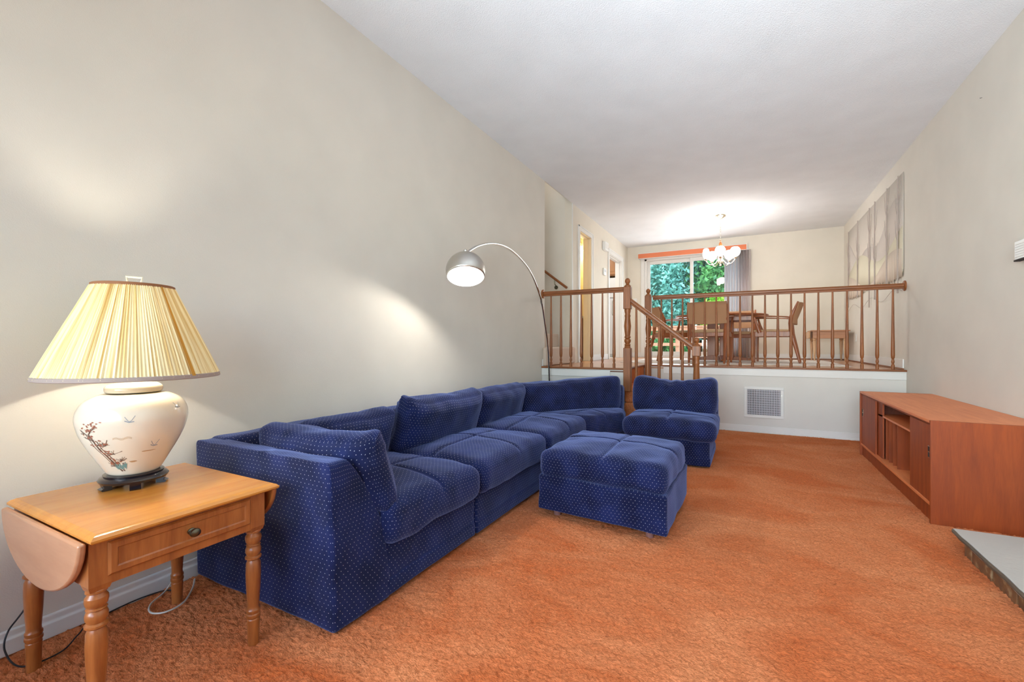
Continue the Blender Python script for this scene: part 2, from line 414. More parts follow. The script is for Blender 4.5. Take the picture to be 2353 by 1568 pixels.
        N = [max(4, int(round((hi[i]-lo[i])/step))) for i in range(3)]
        # denser rows at the rounded rims
        C = []
        for i in range(3):
            rr = min(r, h[i]*.95)
            c = [lo[i], lo[i]+rr*.15, lo[i]+rr*.4, lo[i]+rr*.7]
            a0, a1 = lo[i]+rr, hi[i]-rr
            m_ = max(1, int(round((a1-a0)/step)))
            c += [a0+(a1-a0)*k/m_ for k in range(m_+1)]
            c += [hi[i]-rr*.7, hi[i]-rr*.4, hi[i]-rr*.15, hi[i]]
            if seams:
                for ax, pos in seams:
                    if ax == i:
                        o_ = ce[i]+pos*h[i]
                        c += [o_-.02, o_-.01, o_, o_+.01, o_+.02]
            c = sorted(set(round(q, 5) for q in c)); C.append(c)
        for ax in range(3):
            a, b = [i for i in range(3) if i != ax]
            for sgn, val in ((-1, lo[ax]), (1, hi[ax])):
                for i in range(len(C[a])-1):
                    for j in range(len(C[b])-1):
                        cs = []; uvq = []
                        for (ii, jj) in ((i, j), (i+1, j), (i+1, j+1), (i, j+1)):
                            p = [0, 0, 0]; p[ax] = val; p[a] = C[a][ii]; p[b] = C[b][jj]
                            cs.append(P(p)); uvq.append((C[a][ii], C[b][jj]))
                        if (sgn < 0) != (ax == 1): cs = cs[::-1]; uvq = uvq[::-1]
                        fs.append(tuple(cs)); us.append(uvq)
        return s.add(vs, fs, us)
    def xf(s, M):
        s.v = [tuple(M @ Vector(v)) for v in s.v]; return s
    def build(s, name, mat, parent=None, bevel=0, smooth=True, angle=35, subsurf=0, **kw):
        me = bpy.data.meshes.new(name); org = Vector((0, 0, 0))
        if parent is not None: org = ORG.get(topof(parent).name, org)
        me.from_pydata([(v[0]-org.x, v[1]-org.y, v[2]-org.z) for v in s.v], [], s.f)
        if s.hasuv:
            ul = me.uv_layers.new(name='UVMap'); k = 0; flat = []
            for q in s.uv:
                for p in q: flat += [p[0], p[1]]
            ul.data.foreach_set('uv', flat)
        me.materials.append(MT[mat] if isinstance(mat, str) else mat)
        if smooth:
            me.polygons.foreach_set('use_smooth', [True]*len(me.polygons))
            me.set_sharp_from_angle(angle=R(angle))
        me.update()
        o = bpy.data.objects.new(name, me); COL.objects.link(o)
        if parent is not None: o.parent = parent
        if bevel:
            b = o.modifiers.new('bevel', 'BEVEL'); b.width = bevel; b.segments = 2; b.limit_method = 'ANGLE'; b.angle_limit = R(40)
        put(o, **kw)
        return o
def kids(o): return [c for c in bpy.data.objects if c.parent == o]
def copy_tree(o, parent=None):
    c = o.copy(); COL.objects.link(c); c.parent = parent
    for ch in kids(o): copy_tree(ch, c)
    return c
def struct(name, mb, mat, parent=None, **k):
    o = mb.build(name, mat, parent, smooth=False, **k)
    if parent is None: o['kind'] = 'structure'
    return o

# ------------------------------------------------------------------ room shell
XL, XR, YB, YF = -2.36, 1.57, -1.4, 10.0
PZ, CZ = .832, 3.275
struct('wall_left', MB().box(XL-.14, XL, YB, 5.385, 0, CZ+.1), 'wall')
struct('wall_right', MB().box(XR, XR+.14, YB, YF, 0, CZ+.1), 'wall')
struct('wall_rear', MB().box(XL, -2.1, YB-.14, YB, 0, CZ+.1).box(1.3, XR, YB-.14, YB, 0, CZ+.1).box(-2.1, 1.3, YB-.14, YB, 0, .6).box(-2.1, 1.3, YB-.14, YB, 2.9, CZ+.1), 'wall')
wr = struct('window_1', MB().box(-2.1, -2.02, YB-.1, YB-.02, .6, 2.9).box(1.22, 1.3, YB-.1, YB-.02, .6, 2.9).box(-2.02, 1.22, YB-.1, YB-.02, .6, .68).box(-2.02, 1.22, YB-.1, YB-.02, 2.82, 2.9).box(-.43, -.37, YB-.1, YB-.02, .68, 2.82), 'trim')
struct('pane', MB().box(-2.02, -.43, YB-.065, YB-.055, .68, 2.82), 'glass', wr)
struct('pane', MB().box(-.37, 1.22, YB-.065, YB-.055, .68, 2.82), 'glass', wr)
struct('ceiling', MB().box(XL, XR, YB, YF, CZ, CZ+.12), 'ceiling')
# dining left wall with two openings
Z1, Z2 = 2.93, 2.875
dl = MB()
dl.box(XL-.12, XL, 6.43, 6.76, PZ-.1, CZ+.1).box(XL-.12, XL, 7.35, 8.47, PZ-.1, CZ+.1).box(XL-.12, XL, 9.45, YF, PZ-.1, CZ+.1)
dl.box(XL-.12, XL, 6.76, 7.35, Z1, CZ+.1).box(XL-.12, XL, 8.47, 9.45, Z2, CZ+.1)
struct('wall_dining_left', dl, 'wall_dining')
# far wall with the sliding-door opening
fw = MB()
DX0, DX1, DZ0, DZ1 = -1.99, -.02, PZ, 2.98
fw.box(XL-.12, DX0, YF, YF+.14, PZ-.1, CZ+.1).box(DX1, XR+.14, YF, YF+.14, PZ-.1, CZ+.1).box(DX0, DX1, YF, YF+.14, DZ1, CZ+.1).box(DX0, DX1, YF, YF+.14, PZ-.1, PZ)
struct('wall_far', fw, 'wall_dining')
# raised level
pl = MB().hexa([(XL-.12, 5.30), (-1.29, 5.30), (-1.29, 6.42), (XR, 6.42), (XR, YF), (XL-.12, YF)], PZ-.05, PZ-.002)
struct('floor_dining', pl, 'hardwood')
struct('wall_under_platform', MB().box(XL, -1.30, 5.30, 5.40, 0, PZ-.05).box(-1.30, XR, 6.42, 6.52, 0, PZ-.05).box(-1.38, -1.30, 5.40, 6.42, 0, PZ-.05), 'lowwall')
tr = struct('trim_1', MB().box(XL, -1.27, 5.268, 5.36, PZ-.022, PZ), 'oak_x', bevel=.006)
struct('trim_2', MB().box(-1.30, XR, 6.388, 6.48, PZ-.022, PZ), 'oak_x', bevel=.006)
struct('trim_3', MB().box(-1.31, -1.262, 5.36, 6.39, PZ-.022, PZ), 'oak_x', bevel=.006)
struct('trim_4', MB().box(XL, -1.46, 5.288, 5.30, PZ-.115, PZ-.022).box(XL, -1.30, 5.283, 5.30, PZ-.035, PZ-.022), 'trim', bevel=.003)
struct('trim_5', MB().box(-1.02, XR, 6.408, 6.42, PZ-.115, PZ-.022).box(-1.28, XR, 6.403, 6.42, PZ-.035, PZ-.022), 'trim', bevel=.003)
def baseboard(name, mb): return struct(name, mb, 'trim', bevel=.003)
baseboard('baseboard_left', MB().prism([(XL, 0), (XL+.016, 0), (XL+.016, .055), (XL+.008, .062), (XL+.008, .082), (XL, .088)], 1, YB, 5.28))
baseboard('baseboard_low_wall', MB().box(-.4, XR, 6.408, 6.42, 0, .085).box(-.4, XR, 6.398, 6.408, 0, .02))
baseboard('baseboard_far', MB().box(XL, -2.06, YF-.014, YF, PZ, PZ+.1).box(.05, XR, YF-.014, YF, PZ, PZ+.1))
baseboard('baseboard_right', MB().box(XR-.014, XR, 6.50, YF-.014, PZ, PZ+.115))
baseboard('baseboard_dining_left', MB().box(XL, XL+.014, 7.45, 8.37, PZ, PZ+.1).box(XL, XL+.014, 9.56, YF-.014, PZ, PZ+.1).box(XL, XL+.014, 5.30, 5.385, PZ, PZ+.09))
# oak shoe line along the right wall of the dining level
struct('trim_6', MB().box(XR-.03, XR-.014, 6.45, YF-.014, PZ, PZ+.016), 'oak_x')
struct('trim_7', MB().box(.05, XR-.03, YF-.03, YF-.014, PZ, PZ+.016), 'oak_x')
# door casings and jambs
def casing(name, y0, y1, zt, wdt=.075, jm='trim'):
    m = MB()
    m.box(XL, XL+.018, y0-wdt, y0, PZ, zt+wdt).box(XL, XL+.018, y1, y1+wdt, PZ, zt+wdt).box(XL, XL+.018, y0, y1, zt, zt+wdt)
    m.box(XL+.018, XL+.026, y0-wdt, y0-wdt+.018, PZ, zt+wdt).box(XL+.018, XL+.026, y1+wdt-.018, y1+wdt, PZ, zt+wdt).box(XL+.018, XL+.026, y0-wdt, y1+wdt, zt+wdt-.018, zt+wdt)
    o = struct(name, m, 'trim')
    j = MB().box(XL-.135, XL+.002, y0-.012, y0+.006, PZ, zt).box(XL-.135, XL+.002, y1-.006, y1+.012, PZ, zt).box(XL-.135, XL+.002, y0, y1, zt-.006, zt+.012)
    j.box(XL-.075, XL-.045, y1-.018, y1, PZ, zt).box(XL-.075, XL-.045, y0, y1, zt-.018, zt)
    struct('jamb', j, jm, o)
    return o
casing('door_1', 6.76, 7.35, Z1, jm='peach')
casing('door_2', 8.47, 9.45, Z2, .09)
struct('trim_8', MB().box(XL-.004, XL+.006, 6.424, 6.45, PZ, CZ), 'trim')

# stairwell going up to the left
sw = MB().box(-5.0, XL-.12, 6.43, 6.55, PZ-.1, 5.0).box(-5.0, XL-.14, 5.265, 5.385, PZ-.1, 5.0).box(-5.1, -5.0, 5.265, 6.55, PZ-.1, 5.0)
struct('wall_stairwell', sw, 'wall')
struct('ceiling_stairwell', MB().box(-5.1, XL, 5.265, 6.55, 5.0, 5.1), 'ceiling')
struct('wall_upper', MB().box(XL-.14, XL, 5.265, 6.55, CZ+.12, 5.0), 'wall')
st = thing('stair_flight', 'beige carpeted stairs climbing left behind the end of the long wall', 'stairs', (-2.6, 5.9, PZ), kind=None)
for i in range(8):
    x1 = -2.30-.27*i; z0 = PZ if i == 0 else PZ+.21*i-.02
    m = MB(); yl = 5.29 if i == 0 else 5.387; xa = max(x1-.55, -4.99)
    if i == 0:
        m.puff((-2.36, x1), (5.30, 6.43), (PZ, PZ+.245), .028, wrinkle=.002, step=.08)
        m.puff((-2.9, -2.35), (5.39, 6.43), (PZ, PZ+.245), .01, wrinkle=0, step=.2)
    else:
        m.puff((xa, x1), (5.39, 6.43), (z0, PZ+.245+.2*i), .03, wrinkle=.002, step=.1)
    m.build('carpeted_step', 'stepcarpet', st)
# wall-mounted stair handrail
wh = thing('wall_handrail', 'slim oak handrail on a bracket rising left along the stairwell wall', 'handrail', (-2.6, 6.38, 2.1))
MB().tube([(-4.6, 6.36, 3.65), (-2.42, 6.36, 1.975)], .019, 10).build('rail', 'oak', wh)
b = MB().tube([(-2.62, 6.36, 2.115), (-2.62, 6.36, 2.05), (-2.62, 6.43, 2.02)], .008, 8); b.lathe([(.03, 0), (.03, .008)], (0, 0, 0), 14)
k = len(b.v)-28
for i in range(k, len(b.v)):
    x, y, z = b.v[i]; b.v[i] = (-2.62+x, 6.428-z, 2.0+y)
b.build('bracket', 'brass_dark', wh)

# ------------------------------------------------------------------ living-room floor: shag carpet relief
struct('floor', MB().box(XL, XR, YB, 6.42, -.08, -.02), 'carpet')
def vnoise(X, Y, s, seed):
    rs = np.random.RandomState(seed); G = rs.rand(512, 512).astype(np.float32)
    x = X/s; y = Y/s; xi = np.floor(x).astype(int); yi = np.floor(y).astype(int); fx = x-xi; fy = y-yi
    fx = fx*fx*(3-2*fx); fy = fy*fy*(3-2*fy)
    g = lambda a, b_: G[(a % 512), (b_ % 512)]
    return (g(xi, yi)*(1-fx)+g(xi+1, yi)*fx)*(1-fy)+(g(xi, yi+1)*(1-fx)+g(xi+1, yi+1)*fx)*fy
ys = [0.2]
while ys[-1] < 6.42: ys.append(ys[-1]+.0038+.0012*ys[-1])
ys[-1] = 6.42; ys = np.array(ys); xs = np.arange(XL, XR+.001, .0062); xs[-1] = XR
X, Y = np.meshgrid(xs, ys)
c_, s_ = math.cos(R(-35)), math.sin(R(-35)); Xr = X*c_-Y*s_; Yr = X*s_+Y*c_
Z = (vnoise(Xr, Yr*1.8, .011, 1)-.5)*.010+(vnoise(Xr, Yr, .007, 2)-.5)*.008+(vnoise(Xr*.8, Yr*1.6, .06, 3)-.5)*.005+(vnoise(X, Y, .35, 4)-.5)*.008
nx_, ny_ = len(xs), len(ys)
co = np.stack([X, Y, Z], -1).reshape(-1, 3).astype(np.float32)
ii = (np.arange(ny_-1)[:, None]*nx_+np.arange(nx_-1)[None, :]).ravel()
fc = np.stack([ii, ii+1, ii+1+nx_, ii+nx_], -1).astype(np.int32)
me = bpy.data.meshes.new('carpet_pile'); me.vertices.add(len(co)); me.vertices.foreach_set('co', co.ravel())
me.loops.add(fc.size); me.loops.foreach_set('vertex_index', fc.ravel()); me.polygons.add(len(fc))
me.polygons.foreach_set('loop_start', np.arange(0, fc.size, 4, dtype=np.int32)); me.update(calc_edges=True)
me.polygons.foreach_set('use_smooth', np.ones(len(fc), dtype=bool)); me.materials.append(MT['carpet'])
cp = bpy.data.objects.new('carpet_pile', me); COL.objects.link(cp)
put(cp, 'burnt orange shag carpet covering the sunken living room floor', 'carpet', kind='stuff')
struct('floor_rear', MB().box(XL, XR, YB, .21, -.02, -.004), 'carpet')

# ------------------------------------------------------------------ steps down from the platform, behind the sofa
sd = thing('platform_steps', 'orange carpeted steps coming down from the raised floor behind the single sofa seat', 'steps', (-.9, 5.85, 0))
for i, (x0, x1, z) in enumerate(((-1.297, -.96, .626), (-1.297, -.71, .418), (-1.297, -.45, .209))):
    MB().puff((x0, x1+.02), (5.33, 6.405), (z-.205 if i < 2 else .001, z), .022, wrinkle=.002, step=.08).build('carpeted_step', 'carpet', sd)
MB().puff((-1.302, -1.275), (5.40, 6.385), (.60, .808), .008, wrinkle=.001, step=.08).build('riser_carpet', 'carpet', sd)

# ------------------------------------------------------------------ railings
def balus(z0, z1, n=14):
    h = z1-z0
    return [(.017, z0), (.0175, z0+.045), (.0165, z0+.052), (.011, z0+.060), (.012, z0+.068), (.0165, z0+.085), (.013, z0+.108), (.0105, z0+.118), (.017, z0+.132), (.0195, z0+.165), (.018, z0+.25), (.0135, z0+h*.6), (.0095, z1)]
def newel(parent, x, y, zb, z1, z2, z3, zt, wd=.085):
    """square block zb..z1, turning z1..z2, square block z2..z3, ball finial to zt"""
    o = MB().box(x-wd/2, x+wd/2, y-wd/2, y+wd/2, zb, z1).build('newel_post', 'oak', parent, bevel=.006)
    MB().box(x-wd/2, x+wd/2, y-wd/2, y+wd/2, z2, z3).build('upper_block', 'oak', o, bevel=.006)
    h = z2-z1; w_ = wd/2
    pr_ = [(w_*.8, z1-.004), (w_*.86, z1+.012), (w_*.7, z1+.022), (w_*.86, z1+.036), (w_*.62, z1+.05), (w_*.9, z1+.075), (w_*.9, z1+.095), (w_*.6, z1+.112), (w_*.85, z1+.122), (w_*.85, z1+.132), (w_*.66, z1+.142)]
    if h > .3:
        pr_ += [(w_*.82, z1+.2), (w_*.95, z1+.26), (w_*.7, z2-.10), (w_*.8, z2-.085), (w_*.8, z2-.075), (w_*.66, z2-.06), (w_*.82, z2-.03), (w_*.86, z2-.012), (w_*.8, z2+.003)]
    else:
        pr_ = [(w_*.95, z1-.003), (w_*.8, z1+.2*h), (w_*.7, z2-.04), (w_*.85, z2-.02), (w_*.8, z2+.003)]
    MB().lathe(pr_, (x, y, 0), 20).build('turning', 'oak', o)
    f = zt-z3
    MB().lathe([(w_*.92, z3-.002), (w_*.95, z3+.1*f), (w_*.6, z3+.2*f), (w_*.42, z3+.32*f), (w_*.5, z3+.4*f), (w_*.72, z3+.55*f), (w_*.74, z3+.7*f), (w_*.6, z3+.86*f), (w_*.3, z3+.97*f), (.001, zt)], (x, y, 0), 20).build('finial', 'oak', o)
def railprof(w_=.058, h=.062):
    return [(-w_*.3, 0), (w_*.3, 0), (w_*.36, h*.3), (w_*.5, h*.42), (w_*.5, h*.72), (w_*.32, h*.97), (0, h), (-w_*.32, h*.97), (-w_*.5, h*.72), (-w_*.5, h*.42), (-w_*.36, h*.3)]
def rail_x(parent, x0, x1, y, z):
    MB().prism([(y+a, z+b_) for a, b_ in railprof()], 0, x0, x1).build('handrail', 'oak_x', parent, angle=25)
def rosette(parent, x, y, z, s):
    m = MB().lathe([(.058, 0), (.058, .010), (.048, .018), (.046, .018)], (0, 0, 0), 22)
    m.v = [(x+s*c, y+a, z+b_) for a, b_, c in m.v]
    m.f = [f[::-1] if s < 0 else f for f in m.f]
    m.build('wall_rosette', 'oak', parent)
rl = thing('landing_railing', 'short stained oak railing between the long wall and the tall newel post', 'railing', (-1.8, 5.25+.08, PZ))
yL = 5.325
rail_x(rl, XL+.015, -1.28, yL, 1.742); rosette(rl, XL, yL, 1.775, 1)
for bx_ in (-2.243, -2.106, -1.972, -1.834, -1.70, -1.563, -1.42):
    MB().lathe(balus(PZ, 1.745), (bx_, yL, 0), 12).build('baluster', 'oak', rl)
newel(rl, -1.252, yL-.02, .56, 1.075, 1.535, 1.80, 1.905)
rr_ = thing('dining_railing', 'long stained oak railing in front of the dining area reaching the right wall', 'railing', (.2, 6.47, PZ))
yR = 6.46
rail_x(rr_, -1.17, XR-.015, yR, 1.742); rosette(rr_, XR, yR, 1.775, -1)
for k in range(19):
    bx_ = -1.056+(1.462+1.056)*k/18
    MB().lathe(balus(PZ, 1.745), (bx_, yR, 0), 12).build('baluster', 'oak', rr_)
newel(rr_, -1.225, yR-.04, .63, 1.075, 1.535, 1.80, 1.90)
sr = thing('stair_railing', 'sloping oak stair railing running down to the short newel behind the sofa', 'railing', (-.8, 5.31, 0))
ys_ = 5.305
p0 = (-1.21, 1.585); p1 = (-.53, 1.045)
m = MB(); pr_ = railprof()
vs = [(p0[0], ys_+a, p0[1]+b_*1.25) for a, b_ in pr_]+[(p1[0], ys_+a, p1[1]+b_*1.25) for a, b_ in pr_]
n = len(pr_); m.add(vs, [tuple(range(n)), tuple(range(n, 2*n))[::-1]]+[(i, n+i, n+(i+1) % n, (i+1) % n) for i in range(n)])
m.build('handrail', 'oak_x', sr, angle=25)
for bx_, zb in ((-1.15, .80), (-1.02, .70), (-.892, .60), (-.765, .49), (-.64, .39)):
    zt = p0[1]+(bx_-p0[0])/(p1[0]-p0[0])*(p1[1]-p0[1])+.01
    MB().lathe([(.017, zb-.1), (.018, zb+.12), (.0165, zb+.3), (.0115, zt)], (bx_, ys_, 0), 12).build('baluster', 'oak', sr)
newel(sr, -.493, ys_, 0, .30, .985, 1.10, 1.195)

# ------------------------------------------------------------------ sliding door, curtain, valance
sdn = thing('door_3', None, None, (-1, YF, PZ), kind='structure')
fr = MB().box(DX0-.075, DX0, YF-.02, YF+.0, PZ, DZ1+.06).box(DX1, DX1+.06, YF-.02, YF, PZ, DZ1+.06).box(DX0, DX1, YF-.02, YF, DZ1, DZ1+.06)
fr.box(DX0, DX0+.05, YF, YF+.14, PZ, DZ1).box(DX1-.05, DX1, YF, YF+.14, PZ, DZ1).box(DX0, DX1, YF, YF+.14, DZ1-.04, DZ1).box(DX0, DX1, YF, YF+.14, PZ, PZ+.04)
fr.build('door_frame', 'trim', sdn, bevel=.003)
def sash(x0, x1, y, nm):
    s = MB().box(x0, x0+.06, y, y+.04, PZ+.04, DZ1-.04).box(x1-.06, x1, y, y+.04, PZ+.04, DZ1-.04).box(x0+.06, x1-.06, y, y+.04, PZ+.04, PZ+.125).box(x0+.06, x1-.06, y, y+.04, DZ1-.11, DZ1-.04)
    o = s.build(nm, 'trim', sdn, bevel=.004)
    MB().box(x0+.06, x1-.06, y+.017, y+.023, PZ+.125, DZ1-.11).build('pane', 'glass', o)
    return o
s1 = sash(-1.945, -1.0, YF+.08, 'door_leaf'); s2 = sash(-1.06, -.07, YF+.03, 'door_leaf')
MB().box(-1.045, -1.02, YF+.0, YF+.03, 1.75, 1.95).build('door_handle', 'plastic', s2, bevel=.004)
cu = thing('curtain', 'sheer mauve pleated curtain gathered at the right of the sliding glass door', 'curtain', (-.2, YF-.08, PZ))
m = MB(); N = 150; vs = []; fs = []
for j in range(2):
    for i in range(N+1):
        t = i/N; x = -.40+.47*t; z = PZ+.02 if j == 0 else 2.985
        vs.append((x+.01*math.sin(i*.7)*j, YF-.08+.036*math.sin(t*math.pi*2*9)+.008*math.sin(t*41), z))
fs = [(i, i+1, N+2+i, N+1+i) for i in range(N)]
m.add(vs, fs); o = m.build('pleated_panel', 'curtain', cu, angle=60)
sm = o.modifiers.new('t', 'SOLIDIFY'); sm.thickness = .0015
va = thing('valance', 'long orange valance board above the sliding glass door', 'valance', (-1.05, YF-.06, 3.03))
MB().box(-2.10, .0, YF-.13, YF-.115, 2.985, 3.085).build('fabric_front', 'valance', va, bevel=.002)
MB().box(-2.105, .005, YF-.115, YF, 3.078, 3.092).box(-2.105, -2.09, YF-.115, YF, 2.985, 3.078).box(-.01, .005, YF-.115, YF, 2.985, 3.078).box(-2.105, .005, YF-.135, YF-.115, 3.085, 3.094).box(-2.105, .005, YF-.135, YF-.115, 2.976, 2.985).box(-.006, .005, YF-.135, YF-.115, 2.985, 3.085).build('valance_box', 'trim', va)

# ------------------------------------------------------------------ bathroom and kitchen glimpses
struct('wall_bathroom', MB().box(-4.3, XL-.12, 8.0, 8.1, PZ-.1, CZ).box(-4.4, -4.3, 6.55, 8.1, PZ-.1, CZ).box(-4.3, XL-.12, 6.55, 6.6, PZ-.1, CZ), 'bath')
struct('floor_bathroom', MB().box(-4.3, XL-.12, 6.6, 8.0, PZ-.05, PZ-.002), 'rug')
struct('ceiling_bathroom', MB().box(-4.3, XL-.12, 6.6, 8.0, CZ-.08, CZ), 'ceiling')
vn = thing('bathroom_vanity', 'brown wood vanity with pale counter seen through the narrow bathroom door', 'vanity', (-3.2, 7.75, PZ))
MB().box(-3.9, -2.66, 7.45, 8.0, PZ, PZ+.76).build('cabinet_body', 'vanity', vn, bevel=.004)
MB().box(-3.92, -2.64, 7.43, 8.0, PZ+.76, PZ+.80).build('counter', 'plastic', vn, bevel=.004)
MB().box(-3.2, -2.70, 7.438, 7.45, PZ+.1, PZ+.70).build('door', 'vanity', vn, bevel=.004)
gl = thing('vanity_light', 'glowing white globe light on the yellow bathroom wall', 'lamp', (-2.78, 7.9, 2.75))
MB().lathe([(.001, -.1), (.07, -.07), (.095, 0), (.07, .07), (.03, .1)], (-2.78, 7.88, 2.86), 20).build('glass_globe', 'vglobe', gl)
MB().lathe([(.035, .09), (.035, .12), (.06, .125)], (-2.78, 7.88, 2.86), 16).box(-2.82, -2.74, 7.88, 8.0, 2.96, 3.0).build('wall_mount', 'nickel', gl)
light('vanity_bulb', 'POINT', (-2.85, 7.6, 2.7), 9, (1, .84, .55), radius=.09)
struct('wall_kitchen', MB().box(-4.9, XL-.12, 10.3, 10.4, PZ-.1, CZ).box(-5.0, -4.9, 8.1, 10.4, PZ-.1, CZ).box(-4.9, XL-.12, 8.1, 8.14, PZ-.1, CZ), 'wall_dining')
struct('wall_kitchen_side', MB().box(XL-.12, XL-.0, YF+.14, 10.4, PZ-.1, CZ), 'wall_dining')
struct('floor_kitchen', MB().box(-4.9, XL-.12, 8.14, 10.3, PZ-.05, PZ-.002), 'rug')
struct('ceiling_kitchen', MB().box(-4.9, XL-.12, 8.14, 10.3, CZ-.02, CZ+.05), 'ceiling')
kc = thing('kitchen_cabinet', 'oak upper cabinet hung above the fridge in the kitchen doorway', 'cabinet', (-2.95, 10.1, 2.66))
MB().box(-3.4, -2.50, 9.75, 10.3, 2.64, 3.2).build('cabinet_body', 'kitchen', kc, bevel=.004)
for x0 in (-3.39, -2.94):
    d_ = MB().box(x0, x0+.43, 9.728, 9.75, 2.66, 3.18).build('door', 'kitchen', kc, bevel=.006)
    MB().box(x0+.07, x0+.36, 9.720, 9.728, 2.73, 3.11).build('raised_panel', 'kitchen', d_, bevel=.006)
fg = thing('refrigerator', 'white fridge standing under the oak cabinet in the kitchen doorway', 'fridge', (-2.95, 9.9, PZ))
MB().box(-3.38, -2.52, 9.68, 10.28, PZ, 2.58).build('body', 'fridge', fg, bevel=.008)
MB().box(-3.38, -2.52, 9.64, 9.68, 2.14, 2.57).build('freezer_door', 'fridge', fg, bevel=.012)
d_ = MB().box(-3.38, -2.52, 9.64, 9.68, PZ+.06, 2.12).build('door', 'fridge', fg, bevel=.012)
MB().tube([(-2.60, 9.64, 1.75), (-2.60, 9.60, 1.78), (-2.60, 9.60, 2.04), (-2.60, 9.64, 2.07)], .01, 8).build('handle', 'steel', d_)

# small wall devices
ch = thing('door_chime', 'white door chime box beside the top of the kitchen doorway', 'chime', (XL, 8.1, 2.9))
MB().box(XL, XL+.06, 8.03, 8.25, 2.86, 3.02).build('cover', 'plastic', ch, bevel=.008)
MB().box(XL+.06, XL+.064, 8.06, 8.22, 2.90, 2.98).build('grille', 'trim', ch)
th = thing('thermostat', 'small white thermostat on the wall left of the kitchen doorway', 'thermostat', (XL, 8.1, 2.45))
MB().box(XL, XL+.03, 8.05, 8.2, 2.40, 2.53).build('housing', 'plastic', th, bevel=.006)
MB().box(XL+.03, XL+.034, 8.08, 8.17, 2.46, 2.51).build('display', 'ventmetal', th)
sw_ = thing('light_switch', 'white light switch plate left of the sliding glass door', 'switch', (-2.19, YF, 2.07))
MB().box(-2.225, -2.155, YF-.006, YF, 2.01, 2.13).build('plate', 'plastic', sw_, bevel=.002)
MB().box(-2.197, -2.183, YF-.014, YF-.006, 2.055, 2.085).build('toggle', 'plastic', sw_)
ol = thing('power_outlet', 'white power outlet low on the right dining wall behind the side table', 'outlet', (XR, 9.0, 1.24))
MB().box(XR-.006, XR, 8.95, 9.02, 1.16, 1.28).build('plate', 'plastic', ol, bevel=.002)
MB().box(XR-.008, XR-.006, 8.967, 9.003, 1.185, 1.215).box(XR-.008, XR-.006, 8.967, 9.003, 1.225, 1.255).build('sockets', 'trim', ol)
it = thing('wall_intercom', 'white louvred box on the right living room wall at the photo edge', 'wall box', (XR, 3.98, 1.71))
MB().box(XR-.03, XR, 3.90, 4.085, 1.665, 1.785).build('housing', 'plastic', it, bevel=.004)
MB().box(XR-.034, XR-.004, 3.90, 4.083, 1.655, 1.665).build('base_strip', 'dark', it)
for k in range(6):
    MB().box(XR-.033, XR-.03, 3.915, 4.07, 1.68+k*.016, 1.687+k*.016).build('louvre', 'trim', it)
nl = thing('wall_nail', 'bare nail left high in the right living room wall', 'nail', (XR, 4.65, 2.97))
m = MB().lathe([(.003, 0), (.003, .002), (.0015, .002), (.0015, .012)], (0, 0, 0), 8)
m.v = [(XR-.012+c, 4.62+a, 2.98+b_) for a, b_, c in m.v]; m.build('nail_shank', 'darkmetal', nl)

# return-air vent in the low wall
ve = thing('air_vent', 'white square air vent with grey louvres in the low wall', 'vent', (.19, 6.41, .38))
vx0, vx1, vz0, vz1, vy = -.03, .405, .19, .58, 6.42
MB().box(vx0, vx1, vy-.012, vy, vz0, vz0+.035).box(vx0, vx1, vy-.012, vy, vz1-.035, vz1).box(vx0, vx0+.035, vy-.012, vy, vz0+.035, vz1-.035).box(vx1-.035, vx1, vy-.012, vy, vz0+.035, vz1-.035).build('frame', 'trim', ve, bevel=.003)
MB().box(vx0+.035, vx1-.035, vy-.003, vy-.001, vz0+.035, vz1-.035).build('backing', 'dark', ve)
for k in range(20):
    x = vx0+.044+k*(vx1-vx0-.088)/19
    MB().bar((x, vy-.007, vz0+.035), (x, vy-.007, vz1-.035), .012, .002, (.5, .8, 0)).build('vertical_blade', 'ventmetal', ve)
for k in range(11):
    z = vz0+.05+k*(vz1-vz0-.1)/10
    MB().box(vx0+.035, vx1-.035, vy-.0045, vy-.003, z, z+.006).build('horizontal_blade', 'ventmetal', ve)
MB().box(vx1-.03, vx1-.02, vy-.018, vy-.012, vz1-.11, vz1-.085).build('lever', 'steel', ve)

# ------------------------------------------------------------------ sectional sofa
def dent(p, t): return p
QS = ((0, 0), (1, 0))
def armless(y0, y1, label, seed, grp='armless middle sections of the sectional'):
    o = thing('sofa_section', label, 'sofa', (-1.85, (y0+y1)/2, 0))
    MB().puff((-2.33, -1.385), (y0, y1), (.02, .25), .018, wrinkle=.003, seed=seed).puff((-2.32, -1.378), (y0+.004, y1-.004), (.02, .095), .012, wrinkle=.002, seed=seed).build('base', 'navy', o, angle=80)
    MB().puff((-2.12, -1.335), (y0-.004, y1+.004), (.235, .435), .065, bulge=.045, seams=((0, .05), (1, .02)), wrinkle=.006, seed=seed+3).build('seat_cushion', 'navy', o, angle=80)
    MB().puff((-2.34, -2.17), (y0, y1), (.2, .665), .035, wrinkle=.004, seed=seed+5).build('back_frame', 'navy', o, angle=80)
    return o
